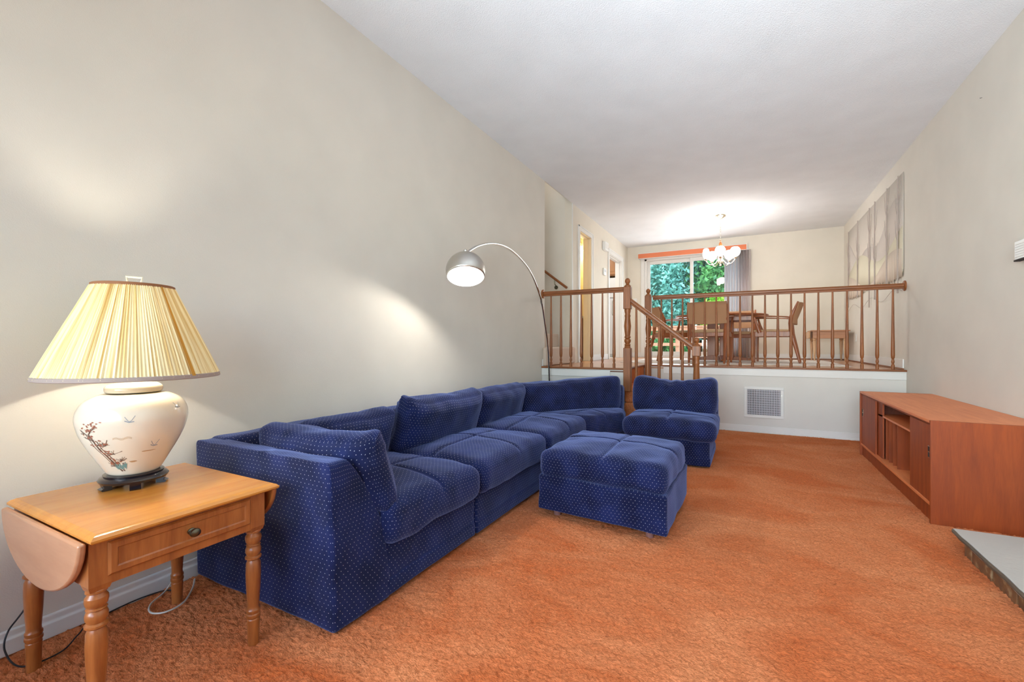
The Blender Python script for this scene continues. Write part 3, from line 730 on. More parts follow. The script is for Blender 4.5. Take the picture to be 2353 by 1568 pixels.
# near end section with slanted arm
o = thing('sofa_section', 'navy dotted sofa end section with slanted arm beside the wooden end table', 'sofa', (-1.85, 1.7, 0))
MB().puff((-2.33, -1.385), (1.45, 2.165), (.02, .25), .018, wrinkle=.003).puff((-2.32, -1.378), (1.45, 2.16), (.02, .095), .012, wrinkle=.002).build('base', 'navy', o, angle=80)
MB().puff((-2.12, -1.335), (1.43, 2.17), (.235, .435), .065, bulge=.04, seams=((0, .05), (1, .02)), wrinkle=.006, seed=3).build('seat_cushion', 'navy', o, angle=80)
def armshape(p, t):
    # t in -1..1 ; p.y from 1.17 to 1.48
    z = max(0, min(1, (p.z-.02)/.64))
    wtop = .09+.22*(1-z**2.6)
    u = (p.y-1.17)/.31
    return Vector((p.x-(.03*z if p.x > -1.8 else 0), 1.17+u*wtop, p.z))
MB().puff((-2.335, -1.378), (1.17, 1.48), (.012, .66), .022, wrinkle=.003, fn=armshape).build('arm', 'navy', o, angle=80)
MB().puff((-2.345, -2.2), (1.23, 2.165), (.2, .668), .03, wrinkle=.004, seed=5).build('back_frame', 'navy', o, angle=80)
for x, y in ((-1.44, 1.26), (-2.25, 1.26), (-1.44, 2.1)):
    MB().lathe([(.02, -.012), (.022, .03)], (x, y, 0), 12).build('foot', 'foot', o)
armless(2.175, 3.115, 'navy dotted armless sofa section next to the near end section, holding the slouched square pillow', 11)
armless(3.125, 4.045, 'navy dotted armless sofa section along the wall next to the angled corner section', 23)
# angled corner section
o = thing('sofa_section', 'navy dotted angled corner sofa section in front of the short landing railing', 'sofa', (-1.7, 4.5, 0))
MB().puff((0, 1), (0, 1), (.02, .25), .02, quad=[(-2.3, 4.06), (-1.39, 4.055), (-1.13, 4.42), (-1.2, 4.95)], wrinkle=.002, step=.06).build('base', 'navy', o, angle=80)
MB().puff((0, .95), (0, .9), (.235, .43), .065, quad=[(-1.98, 3.98), (-1.33, 4.05), (-1.085, 4.46), (-1.17, 4.87)], bulge=.03, seams=((0, .05), (1, .02)), wrinkle=.004, seed=41).build('seat_cushion', 'navy', o, angle=80)
MB().puff((0, 1.15), (0, .14), (.2, .665), .04, quad=[(-2.16, 4.08), (-1.2, 4.86), (-1.22, 5.04), (-2.33, 4.30)], wrinkle=.003, seed=44).build('back_frame', 'navy', o, angle=80)
def sagtop(p, t):
    if t.z > 0: p = Vector((p.x, p.y, p.z-.03*(1-t.x*.9)*max(0, t.z)))
    return p
MB().puff((0, 1.12), (0, .22), (.40, .775), .07, quad=[(-1.965, 3.90), (-1.20, 4.80), (-1.29, 4.97), (-2.20, 4.10)], wrinkle=.006, seed=47, fn=sagtop, side=.012).build('back_cushion', 'navy', o, angle=80)
# single armless seat at the right
o = thing('sofa_chair', 'navy dotted single armless sofa seat standing apart in front of the stair railing', 'sofa', (-.68, 4.7, 0))
MB().puff((-1.055, -.29), (4.32, 5.1), (.02, .25), .02, wrinkle=.004, seed=51).puff((-1.05, -.285), (4.312, 5.09), (.02, .095), .012, wrinkle=.002, seed=51).build('base', 'navy', o, angle=80)
MB().puff((-1.075, -.235), (4.27, 4.98), (.235, .425), .07, bulge=.03, seams=((0, 0), (1, -.2)), wrinkle=.006, seed=53).build('seat_cushion', 'navy', o, angle=80)
MB().puff((-1.06, -.262), (4.98, 5.14), (.2, .68), .04, wrinkle=.004, seed=57).build('back_frame', 'navy', o, angle=80)
def saddle(p, t):
    k = max(0, (t.z+.2)/1.2)
    z = p.z-.045*math.exp(-(t.x/.55)**2)*k+.006*k*abs(t.x)
    y = p.y-.016*math.sin(t.x*9+p.z*30)*math.exp(-((t.z-.75)/.35)**2)*math.exp(-(t.x/.7)**2)
    # gathered folds under the dip
    z += .006*math.sin(t.x*22)*k*math.exp(-(t.x/.5)**2)
    return Vector((p.x, y, z))
MB().puff((-1.075, -.265), (4.78, 5.0), (.39, .78), .07, wrinkle=.007, seed=59, fn=saddle, side=.015, step=.02).build('back_cushion', 'navy', o, angle=80)
# loose cushions
def loose(label, cx_, cy_, zc, L, H_, T, rz, tilt, seed, ears=(1, 1), extra=None):
    m = MB()
    def shape(p, t):
        k = (1-abs(t.x)**4)*(1-abs(t.z)**4)
        y = p.y*(.62+.55*k)
        x = p.x*(1+.04*abs(t.z)**3-.03*(1-t.z**2)); z = p.z*(1+.05*abs(t.x)**4)
        for sx_, e in ((-1, ears[0]), (1, ears[1])):
            if e:
                g = math.exp(-((t.x-sx_)**2+(t.z-1)**2)/.06)
                z += .03*g*e; x += sx_*.012*g; y *= (1-.5*g)
                g2 = math.exp(-((t.x-sx_*.75)**2/.07+(t.z-.75)**2/.03))
                y += .012*math.sin((t.x+t.z)*26)*g2
        q = Vector((x, y, z))
        if extra: q = extra(q, t)
        return q
    m.puff((-L/2, L/2), (-T/2, T/2), (-H_/2, H_/2), min(T*.42, .075), wrinkle=.006, seed=seed, fn=shape, step=.022)
    m.xf(Matrix.Translation((cx_, cy_, zc)) @ Matrix.Rotation(rz, 4, 'Z') @ Matrix.Rotation(tilt, 4, 'X'))
    o = thing('cushion', label, 'cushion', (cx_, cy_, zc-H_/2))
    m.build('cushion_cover', 'navy', o, angle=80)
    return o
# local x = length, y = thickness, z = height
loose('navy dotted bolster cushion propped against the slanted sofa arm', -1.74, 1.425, .56, .78, .35, .20, 0, R(17), 61, ears=(0, 1.2))
loose('navy dotted back cushion against the wall, directly behind the arm cushion', -2.05, 1.83, .555, .66, .34, .20, R(90), R(16), 67, ears=(0, 0))
loose('navy dotted slouched pillow with pointed corner, largest on the wall side of the sofa', -1.98, 2.63, .59, .90, .34, .24, R(90), R(14), 71, ears=(1.3, 0))
loose('navy dotted back cushion between the pointed-corner pillow and the corner section', -2.02, 3.53, .575, .86, .33, .22, R(90), R(14), 79, ears=(0, 0))

# ottoman
o = thing('ottoman', 'navy dotted quilted ottoman standing on the orange carpet', 'ottoman', (-.8, 3.0, 0))
q_ = [(-1.20, 2.635), (-.392, 2.565), (-.375, 3.36), (-1.185, 3.43)]
MB().puff((0, .81), (0, .8), (.052, .275), .016, quad=q_, wrinkle=.004, seed=81).puff((-.004, .814), (-.004, .804), (.052, .115), .012, quad=q_, wrinkle=.003, seed=81).build('base', 'navy', o, angle=80)
MB().puff((-.012, .822), (-.012, .812), (.255, .435), .06, quad=q_, bulge=.03, seams=((0, .05), (1, .15)), wrinkle=.006, seed=83).build('seat_cushion', 'navy', o, angle=80)
for x, y in ((-1.10, 2.72), (-.50, 2.665), (-1.09, 3.34), (-.48, 3.27)):
    MB().lathe([(.022, -.012), (.025, .05)], (x, y, 0), 14).build('foot', 'foot', o)

# ------------------------------------------------------------------ end table
t = thing('end_table', 'maple drop-leaf end table with turned legs and one drawer, left front', 'table', (-1.88, .8, 0))
TX0, TX1, TY0, TY1 = -2.198, -1.556, .529, 1.072
edge = []
m = MB()
for (a, z) in ((0, .570), (-.004, .574), (-.004, .580), (.004, .588), (.010, .590), (.014, .5925)):
    edge.append((a, z))
vs = []; fs = []
for a, z in edge:
    vs += [(TX0+a, TY0+a, z), (TX1-a, TY0+a, z), (TX1-a, TY1-a, z), (TX0+a, TY1-a, z)]
for j in range(len(edge)-1):
    for i in range(4): fs.append((j*4+i, j*4+(i+1) % 4, (j+1)*4+(i+1) % 4, (j+1)*4+i))
fs += [(3, 2, 1, 0), tuple((len(edge)-1)*4+i for i in range(4))]
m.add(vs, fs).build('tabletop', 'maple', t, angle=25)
def leaf(y, sgn):
    pts = [(TX0+.02, .572)]
    L = TX1-TX0-.04; D = .187
    for i in range(1, 24):
        a = math.pi*i/24; c = math.cos(a); s__ = math.sin(a)
        pts.append((TX0+.02+L/2-L/2*c, .572-D*s__))
    pts.append((TX1-.02, .572))
    mm = MB().prism(pts, 1, y, y+sgn*.019) if sgn > 0 else MB().prism(pts, 1, y-.019, y)
    return mm
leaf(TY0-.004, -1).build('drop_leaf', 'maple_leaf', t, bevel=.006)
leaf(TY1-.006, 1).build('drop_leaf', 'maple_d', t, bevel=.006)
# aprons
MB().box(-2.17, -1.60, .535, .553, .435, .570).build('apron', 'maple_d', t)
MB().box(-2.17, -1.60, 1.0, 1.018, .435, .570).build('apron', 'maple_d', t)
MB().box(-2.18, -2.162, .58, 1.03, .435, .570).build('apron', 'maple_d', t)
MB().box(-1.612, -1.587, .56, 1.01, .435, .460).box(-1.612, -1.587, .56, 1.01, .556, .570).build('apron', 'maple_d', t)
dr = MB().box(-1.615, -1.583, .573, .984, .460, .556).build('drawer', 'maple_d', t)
m = MB(); y0, y1, z0, z1 = .573, .984, .460, .556; xf = -1.583
rings = [(0, xf), (.006, xf+.006), (.020, xf+.006), (.024, xf+.002), (.034, xf+.002)]
vs = []; fs = []
for a, x in rings: vs += [(x, y0+a, z0+a), (x, y1-a, z0+a), (x, y1-a, z1-a), (x, y0+a, z1-a)]
for j in range(len(rings)-1):
    for i in range(4): fs.append((j*4+i, j*4+(i+1) % 4, (j+1)*4+(i+1) % 4, (j+1)*4+i))
fs.append(tuple(16+i for i in range(4))); m.add(vs, fs).build('drawer_front', 'maple_d', dr, smooth=False)
m = MB().lathe([(.011, 0), (.011, .003), (.006, .006), (.006, .012), (.012, .016), (.0145, .022), (.013, .028), (.007, .032), (.001, .033)], (0, 0, 0), 20, sx=1.15, sy=.95)
m.v = [(xf+.002+c, .787+a, .508+b_) for a, b_, c in m.v]; m.f = [f for f in m.f]
m.build('knob', 'brass_dark', dr)
def legp():
    return [(.0215, -.012), (.022, .03), (.0245, .10), (.0225, .103), (.027, .112), (.027, .120), (.0235, .124), (.0265, .130), (.0265, .138), (.023, .143), (.022, .155), (.0265, .22), (.029, .28), (.0275, .325), (.022, .338), (.031, .345), (.031, .351), (.024, .356), (.0295, .368), (.030, .380), (.0265, .390), (.022, .394), (.028, .398), (.022, .402), (.0285, .410), (.031, .422), (.030, .433), (.024, .441), (.022, .445), (.0285, .449), (.0285, .455), (.025, .458)]
LH = [(r, z*.93) for r, z in legp()]
for x, y in ((-1.612, .558), (-1.612, 1.012), (-2.150, .576), (-2.150, 1.012)):
    m = MB().lathe([(r*.88, z) for r, z in LH], (x, y, 0), 24)
    hh = .0265
    m.box(x-hh, x+hh, y-hh, y+hh, .44, .570)
    a = [(x+i*.022, y+j*.022) for i, j in ((-1, -1), (1, -1), (1, 1), (-1, 1))]; b2 = [(x+i*hh, y+j*hh) for i, j in ((-1, -1), (1, -1), (1, 1), (-1, 1))]
    m.hexa(a, .424, .44, b2)
    m.build('leg', 'maple_d', t, angle=30)

t.location = (-1.904, .806, 0)
# ------------------------------------------------------------------ table lamp
LX, LY = -2.04, .813
L = thing('table_lamp', 'porcelain vase table lamp with pleated cream shade on the end table', 'lamp', (LX, LY, .592))
st_ = MB().lathe([(.088, .612), (.100, .616), (.104, .624), (.098, .632), (.088, .636), (.090, .642), (.084, .645)], (LX, LY, 0), 40)
st_.build('stand', 'black', L)
for k in range(5):
    a = R(-20+72*k); ca, sa = math.cos(a), math.sin(a)
    m = MB()
    prof = [(.070, .593), (.098, .593), (.102, .598), (.092, .603), (.096, .615), (.070, .615)]
    vs = []; 
    for s__ in (-.016, .016):
        for r_, z_ in prof: vs.append((LX+r_*ca-s__*sa, LY+r_*sa+s__*ca, z_))
    n = len(prof); m.add(vs, [tuple(range(n)), tuple(range(n, 2*n))[::-1]]+[(i, n+i, n+(i+1) % n, (i+1) % n) for i in range(n)])
    m.build('stand_foot', 'black', L, smooth=False)
vase = [(.070, .643), (.078, .648), (.086, .66), (.108, .70), (.132, .745), (.152, .79), (.1625, .83), (.165, .855), (.160, .882), (.145, .908), (.122, .925), (.098, .935), (.080, .938)]
def smoothprof(p, n=4):
    out = []
    for i in range(len(p)-1):
        a = p[max(i-1, 0)]; b_ = p[i]; c = p[i+1]; d_ = p[min(i+2, len(p)-1)]
        for k in range(n):
            u = k/n
            f = lambda q0, q1, q2, q3: .5*(2*q1+(-q0+q2)*u+(2*q0-5*q1+4*q2-q3)*u*u+(-q0+3*q1-3*q2+q3)*u**3)
            out.append((f(a[0], b_[0], c[0], d_[0]), f(a[1], b_[1], c[1], d_[1])))
    out.append(p[-1]); return out
VP = smoothprof(vase)
vo = MB().lathe(VP, (LX, LY, 0), 72).build('vase_body', 'porcelain', L)
MB().lathe([(.079, .938), (.081, .942)], (LX, LY, 0), 40).build('gold_line', 'brass_dark', vo)
MB().lathe(smoothprof([(.083, .942), (.086, .950), (.084, .962), (.070, .973), (.045, .978), (.020, .980)]), (LX, LY, 0), 48).build('lid', 'porcelain', L)
MB().lathe([(.012, .978), (.012, 1.10), (.016, 1.10), (.016, 1.14)], (LX, LY, 0), 14).build('socket_stem', 'nickel', L)
MB().lathe([(.012, 1.14), (.028, 1.17), (.032, 1.20), (.022, 1.23), (.001, 1.24)], (LX, LY, 0), 16).build('bulb', 'bulb', L)
def vr(z):
    for i in range(len(VP)-1):
        if VP[i][1] <= z <= VP[i+1][1]:
            u = (z-VP[i][1])/max(1e-6, VP[i+1][1]-VP[i][1]); return VP[i][0]+u*(VP[i+1][0]-VP[i][0])
    return .1
VIEW = math.atan2(-LY, -LX)
def vpt(deg, z, off=.0006):
    a = VIEW+R(deg); r_ = vr(z)+off
    return Vector((LX+r_*math.cos(a), LY+r_*math.sin(a), z))
def stroke(m, pts, wd):
    """thin painted ribbon lying on the vase; pts are (angle, z)"""
    P = [vpt(a, z) for a, z in pts]
    vs = []
    for i, p in enumerate(P):
        tg = (P[min(i+1, len(P)-1)]-P[max(i-1, 0)]).normalized(); nr = Vector((p.x-LX, p.y-LY, 0)).normalized()
        sd_ = tg.cross(nr).normalized()*wd/2
        vs += [p+sd_, p-sd_]
    m.add(vs, [(2*i, 2*i+1, 2*i+3, 2*i+2) for i in range(len(P)-1)])
def blob(m, a, z, ra, rz_, n=9, jit=.4):
    c = vpt(a, z); vs = [c]
    for i in range(n):
        q = 2*math.pi*i/n; s__ = 1-jit*random.random()
        vs.append(vpt(a+ra*math.cos(q)*s__, z+rz_*math.sin(q)*s__, .0008))
    m.add(vs, [(0, 1+i, 1+(i+1) % n) for i in range(n)])
MT['ink'] = plain('brown_glaze', rgb(112, 88, 76), .3); MT['red'] = plain('rust_glaze', rgb(166, 104, 82), .3)
MT['leafpaint'] = plain('teal_glaze', rgb(120, 160, 156), .3); MT['gold'] = plain('gold_glaze', rgb(196, 156, 112), .35); MT['bird'] = plain('grey_glaze', rgb(150, 156, 164), .3)
mt_ = MB()
trunk = [(-20, .665), (-30, .70), (-36, .73), (-42, .755), (-45, .785), (-49, .81), (-43, .83)]
stroke(mt_, trunk, .0055); stroke(mt_, [(a+4, z) for a, z in trunk[:5]], .003); stroke(mt_, [(a-5, z+.004) for a, z in trunk[1:6]], .0022)
for a, z, a2, z2 in ((-36, .73, -14, .745), (-42, .755, -28, .79), (-45, .785, -56, .80), (-30, .70, -10, .715), (-43, .77, -30, .772), (-49, .81, -38, .838), (-47, .80, -60, .825), (-24, .69, -38, .69)):
    md = ((a+a2)/2+random.uniform(-3, 3), (z+z2)/2+random.uniform(-.004, .006))
    stroke(mt_, [(a, z), md, (a2, z2)], .0024)
    for k in range(9): stroke(mt_, [md, (md[0]+random.uniform(-8, 8), md[1]+random.uniform(-.004, .016))], .0012)
mt_.build('painted_tree', 'ink', vo, smooth=False)
mr = MB()
for k in range(90):
    a, z = random.choice([(-30, .70), (-36, .745), (-46, .77), (-22, .70), (-48, .845), (-38, .848), (-52, .83), (-42, .838), (-45, .822), (-38, .79), (-50, .80), (-58, .81), (-34, .772), (-32, .735), (-28, .715)])
    blob(mr, a+random.uniform(-6, 6), z+random.uniform(-.005, .005), 1.6, .003)
mr.build('painted_blossom', 'red', vo, smooth=False)
mg = MB()
for k in range(34):
    a = random.uniform(-30, -12); z = .672+random.uniform(0, .01)
    stroke(mg, [(a, z), (a+random.uniform(-5, 5), z+random.uniform(.008, .022))], .0022)
mg.build('painted_leaves', 'leafpaint', vo, smooth=False)
mo = MB()
for dz in (0, .004): stroke(mo, [(-22+i*2.2, .790+dz+.003*math.sin(i*1.1)) for i in range(10)], .0011)
blob(mo, 16, .735, 13, .0035, 12, .6); blob(mo, -2, .70, 7, .004, 10, .4); 
mo.build('painted_cloud', 'gold', vo, smooth=False)
mbd = MB()
for a, z in ((-4, .852), (24, .755), (52, .885)):
    stroke(mbd, [(a-5, z+.002), (a-1, z-.004), (a+4, z-.002)], .003)
    stroke(mbd, [(a-5, z+.016), (a-2, z+.002), (a, z-.002)], .0018); stroke(mbd, [(a+5, z+.018), (a+2, z+.004), (a, z-.002)], .0018)
mbd.build('painted_bird', 'bird', vo, smooth=False)
# shade
rj = [random.uniform(-1, 1) for _ in range(400)]
NS = 300
def pleat(r_, a, j):
    i = int(round(a/(2*math.pi)*NS)) % NS
    return r_+(.0026 if i % 2 else -.0008)*(1+.5*rj[i])
zs = [(.268, 1.002), (.232, 1.085), (.195, 1.168), (.158, 1.25), (.122, 1.332)]
sh = MB().lathe(zs, (LX, LY, 0), NS, rfun=pleat, caps=False, uv=True).build('lamp_shade', 'shade', L, smooth=False)
MB().lathe([(.269, .994), (.2715, .996), (.270, 1.008), (.266, 1.010)], (LX, LY, 0), 90, caps=False).build('bottom_braid', 'shadetrim', sh)
MB().lathe([(.1235, 1.330), (.1235, 1.340), (.1195, 1.342), (.1195, 1.332)], (LX, LY, 0), 60, caps=False).build('top_braid', 'shadetrim_top', sh)
a = VIEW+R(38); m = MB()
vs = []
for r_, z_ in ((.2715, 1.005), (.1255, 1.333)):
    for da in (-R(1.5), R(1.5)): vs.append((LX+r_*math.cos(a+da), LY+r_*math.sin(a+da), z_))
MT['seam'] = translucent('shade_seam', rgb(214, 160, 70), .4)
m.add(vs, [(0, 1, 3, 2)]).build('side_seam', 'seam', sh, smooth=False)
m = MB()
for k in range(3):
    a = R(30+120*k); m.tube([(LX, LY, 1.333), (LX+.12*math.cos(a), LY+.12*math.sin(a), 1.333)], .0018, 6)
m.build('spider', 'nickel', sh)
ca, sa = math.cos(VIEW+math.pi/2), math.sin(VIEW+math.pi/2)
m = MB()
P2 = [(-.010, 1.336), (-.014, 1.352), (-.022, 1.356), (0, 1.358), (.022, 1.356), (.014, 1.352), (.010, 1.336)]
m.tube([(LX-.017*ca, LY-.017*sa, 1.345), (LX-.023*ca, LY-.023*sa, 1.372), (LX+.023*ca, LY+.023*sa, 1.372), (LX+.017*ca, LY+.017*sa, 1.345), (LX-.017*ca, LY-.017*sa, 1.345)], .0045, 8)
m.build('finial', 'finial', L)
light('table_lamp_light', 'POINT', (LX, LY, 1.19), 92, (1, .93, .78), radius=.035)

# cords on the floor behind the end table
cd = thing('lamp_cord', 'thin black lamp cord trailing on the carpet behind the end table', 'cord', (-2.3, .8, 0))
def cat(pts, n=8):
    out = []; P = [Vector(p) for p in pts]
    for i in range(len(P)-1):
        a, b_, c, d_ = P[max(i-1, 0)], P[i], P[i+1], P[min(i+2, len(P)-1)]
        for k in range(n):
            u = k/n; out.append(.5*(2*b_+(c-a)*u+(2*a-5*b_+4*c-d_)*u*u+(3*b_-a-3*c+d_)*u**3))
    out.append(P[-1]); return out
MB().tube(cat([(-2.16, .84, .60), (-2.28, .80, .56), (-2.33, .72, .35), (-2.32, .60, .16), (-2.335, .56, .09), (-2.30, .545, .04), (-2.20, .56, .012), (-2.18, .65, .012), (-2.25, .72, .012), (-2.31, .78, .012), (-2.335, .92, .012), (-2.32, 1.02, .012), (-2.28, 1.08, .014), (-2.33, 1.10, .10), (-2.34, 1.09, .22), (-2.335, 1.06, .30)]), .0028, 8).build('cable', 'blackcord', cd)
cd = thing('white_cord', 'short loop of white cord on the carpet by the rear table leg', 'cord', (-2.2, 1.0, 0))
MB().tube(cat([(-2.30, 1.15, .012), (-2.22, 1.10, .012), (-2.13, 1.02, .014), (-2.12, .95, .014), (-2.17, .92, .014), (-2.24, .95, .014), (-2.30, 1.03, .014), (-2.345, 1.10, .05)]), .0035, 8).build('cable', 'whitecord', cd)

# ------------------------------------------------------------------ arc floor lamp
A = thing('arc_floor_lamp', 'arched steel floor lamp with lit dome shade reaching over the sofa', 'lamp', (-2.20, 5.19, 0))
MB().lathe([(.075, -.005), (.075, .05), (.070, .055)], (-2.215, 5.20, 0), 40).build('base', 'steel', A)
arc = cat([(-2.222, 5.213, .05), (-2.222, 5.213, .4), (-2.222, 5.213, .683), (-2.213, 5.151, 1.071), (-2.193, 5.009, 1.366), (-2.168, 4.837, 1.644), (-2.124, 4.523, 1.869), (-2.075, 4.183, 1.98), (-2.014, 3.749, 2.034), (-1.959, 3.365, 2.001), (-1.913, 3.042, 1.914), (-1.881, 2.82, 1.815)], 6)
MB().tube(arc, [.0105]*len(arc), 10).build('arc_pole', 'steel_shiny', A)
MB().tube([(-2.172, 4.865, 1.61), (-2.165, 4.82, 1.67)], .0145, 12).build('pole_joint', 'steel', A)
dx, dy, dz, dr_ = -1.881, 2.806, 1.672, .149
dome = [(.001, dr_)]+[(dr_*math.sin(R(q)), dr_*math.cos(R(q))) for q in range(8, 113, 6)]
inner = [(r_-.004 if r_ > .01 else .001, z-.003) for r_, z in dome][::-1]
d_ = MB().lathe(dome[::-1], (dx, dy, dz), 48, caps=False)
tilt = Matrix.Translation((dx, dy, dz)) @ Matrix.Rotation(R(-24), 4, Vector((.83, .557, 0))) @ Matrix.Translation((-dx, -dy, -dz))
o = d_.xf(tilt).build('dome_shade', 'steel', A)
sm = o.modifiers.new('t', 'SOLIDIFY'); sm.thickness = .002; sm.offset = 0
MT['innerwhite'] = plain('white_reflector', rgb(250, 250, 246), .5)
d2 = MB().lathe([(r_*.975, z*.975) for r_, z in dome[::-1]], (dx, dy, dz), 40, caps=False).xf(tilt)
d2.f = [f[::-1] for f in d2.f]; d2.build('reflector', 'innerwhite', o)
MB().lathe([(.001, .0), (.022, .006), (.034, .035), (.024, .07), (.014, .10)], (dx, dy, dz), 20).build('bulb', 'bulb', A)
MB().lathe([(.016, .145), (.016, .158), (.010, .165)], (dx, dy, dz), 14).build('shade_cap', 'steel', A)
light('arc_lamp_light', 'POINT', (dx, dy, dz-.005), 20, (1, .95, .86), radius=.03)

# ------------------------------------------------------------------ media cabinet
c = thing('media_cabinet', 'long low teak media cabinet with sliding doors against the right wall', 'cabinet', (1.29, 4.65, 0))
X0, X1, Y0, Y1, ZT = 1.01, 1.565, 3.66, 5.62, .644
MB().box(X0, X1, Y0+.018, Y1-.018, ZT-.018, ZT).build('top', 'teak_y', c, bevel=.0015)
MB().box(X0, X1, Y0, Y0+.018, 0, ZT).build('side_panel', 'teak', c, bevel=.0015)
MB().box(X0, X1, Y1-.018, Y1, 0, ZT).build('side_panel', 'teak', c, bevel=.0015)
MB().box(X0+.02, X0+.038, Y0+.018, Y1-.018, 0, .105).build('plinth', 'teak', c)
MB().box(X0+.006, X1-.01, Y0+.018, Y1-.018, .105, .123).build('bottom_panel', 'teak_y', c, bevel=.001)
MB().box(X1-.012, X1-.004, Y0+.018, Y1-.018, .105, ZT-.018).build('back_panel', 'teak_in', c)
MB().box(X0+.012, X0+.03, Y0+.018, Y1-.018, ZT-.034, ZT-.018).build('door_track', 'teak', c)
DZ_0, DZ_1 = .124, ZT-.03
for (ya, yb, lab) in ((Y0+.02, 4.10, 'near'), (5.06, Y1-.02, 'far')):
    dd = MB().box(X0+.012, X0+.026, ya, yb, DZ_0, DZ_1).build('sliding_door', 'teak', c, bevel=.001)
    yc = Y0+.06 if lab == 'near' else Y1-.075
    g = MB().box(X0+.0095, X0+.012, yc-.016, yc+.016, .40, .475)
    g.build('pull_plate', 'nickel', dd)
    MB().box(X0+.008, X0+.0095, yc-.012, yc+.012, .404, .434).box(X0+.008, X0+.0095, yc-.012, yc+.012, .441, .471).build('pull_recess', 'dark', dd)
# second pair of doors pushed behind
MB().box(X0+.03, X0+.042, 4.90, 5.20, DZ_0, DZ_1).build('inner_door', 'teak', c)
for y in (4.10, 5.05): MB().box(X0+.045, X1-.012, y-.009, y+.009, .123, ZT-.018).build('partition', 'teak_in', c)
MB().box(X0+.03, X1-.012, 4.109, 5.041, .485, .500).build('shelf', 'teak_y', c)
for y in (4.56, 4.68, 4.79, 4.90): MB().box(X0+.05, X1-.012, y-.005, y+.005, .123, .485).build('divider', 'teak', c)

# ------------------------------------------------------------------ hearth
h = thing('hearth', 'raised hearth of pale stone slab on brown bricks at the right edge', 'hearth', (1.3, 2.5, 0))
ys2 = np.linspace(.6, 3.33, 60); 
top = [(1.012+.002*math.sin(y*23)+.005*noise.noise(Vector((y*9, 0, 0))), y) for y in ys2]
poly = top+[(XR, 3.355), (XR, .6)]
MB().hexa(poly[::-1] if False else [(x, y) for x, y in poly][::-1], .066, .094).build('stone_slab', 'slate', h, smooth=False)
# rough split edge
vs = []; fs = []
for i, (x, y) in enumerate(top):
    for z, dx_ in ((.0935, -.001), (.084, -.006), (.074, -.004), (.0655, .002)):
        vs.append((x+dx_-.004*random.random(), y, z+random.uniform(-.001, .001)))
for i in range(len(top)-1):
    for j in range(3): fs.append((i*4+j, i*4+j+1, i*4+j+5, i*4+j+4))
MB().add(vs, fs).build('split_edge', 'slate_edge', h, smooth=False)
MB().box(1.032, XR, .62, 3.20, -.01, .066).build('mortar', 'mortar', h)
y = 3.205; 
bl = [.08]+[.205]*12
for i, b_ in enumerate(bl):
    if y-b_ < .62: break
    j = random.uniform(-.002, .002)
    MB().puff((1.02+j, 1.045), (y-b_, y), (-.008, .066), .005, wrinkle=.0015, step=.04, seed=i).build('brick', 'brick', h)
    y -= b_+.012
for i in range(2):
    MB().puff((1.07+i*.22, 1.27+i*.22), (3.19, 3.208), (-.008, .064), .005, wrinkle=.0015, step=.05, seed=30+i).build('brick', 'brick', h)

# ------------------------------------------------------------------ dining set
tb = thing('dining_table', 'round teak dining table on a broad panel pedestal under the chandelier', 'table', (-.39, 8.17, PZ))
def at(mb, x, y, z=PZ): return mb.xf(Matrix.Translation((x, y, z)))
tx, ty = -.39, 8.17
MB().lathe([(.66, .728), (.695, .735), (.70, .745), (.70, .755), (.694, .762)], (tx, ty, PZ), 64).build('tabletop', 'chairwood', tb)
MB().box(tx-.48, tx+.48, ty-.35, ty-.32, PZ+.66, PZ+.728).box(tx-.48, tx+.48, ty+.32, ty+.35, PZ+.66, PZ+.728).box(tx-.48, tx-.45, ty-.35, ty+.35, PZ+.66, PZ+.728).box(tx+.45, tx+.48, ty-.35, ty+.35, PZ+.66, PZ+.728).build('apron', 'chairwood', tb, bevel=.003)
MB().box(tx-.012, tx+.20, ty-.035, ty+.035, PZ+.05, PZ+.70).build('pedestal_panel', 'chairwood', tb, bevel=.01)
MB().box(tx-.20, tx-.04, ty-.03, ty+.03, PZ+.05, PZ+.70).build('pedestal_panel', 'chairwood', tb, bevel=.01)
for a in (0, 90, 180, 270):
    m = MB().prism([(.0, .02), (.50, .02), (.51, .045), (.30, .075), (.10, .10), (0, .10)], 1, -.035, .035).xf(Matrix.Translation((tx, ty, PZ)) @ Matrix.Rotation(R(a+8), 4, 'Z'))
    m.build('foot', 'chairwood', tb, bevel=.006)
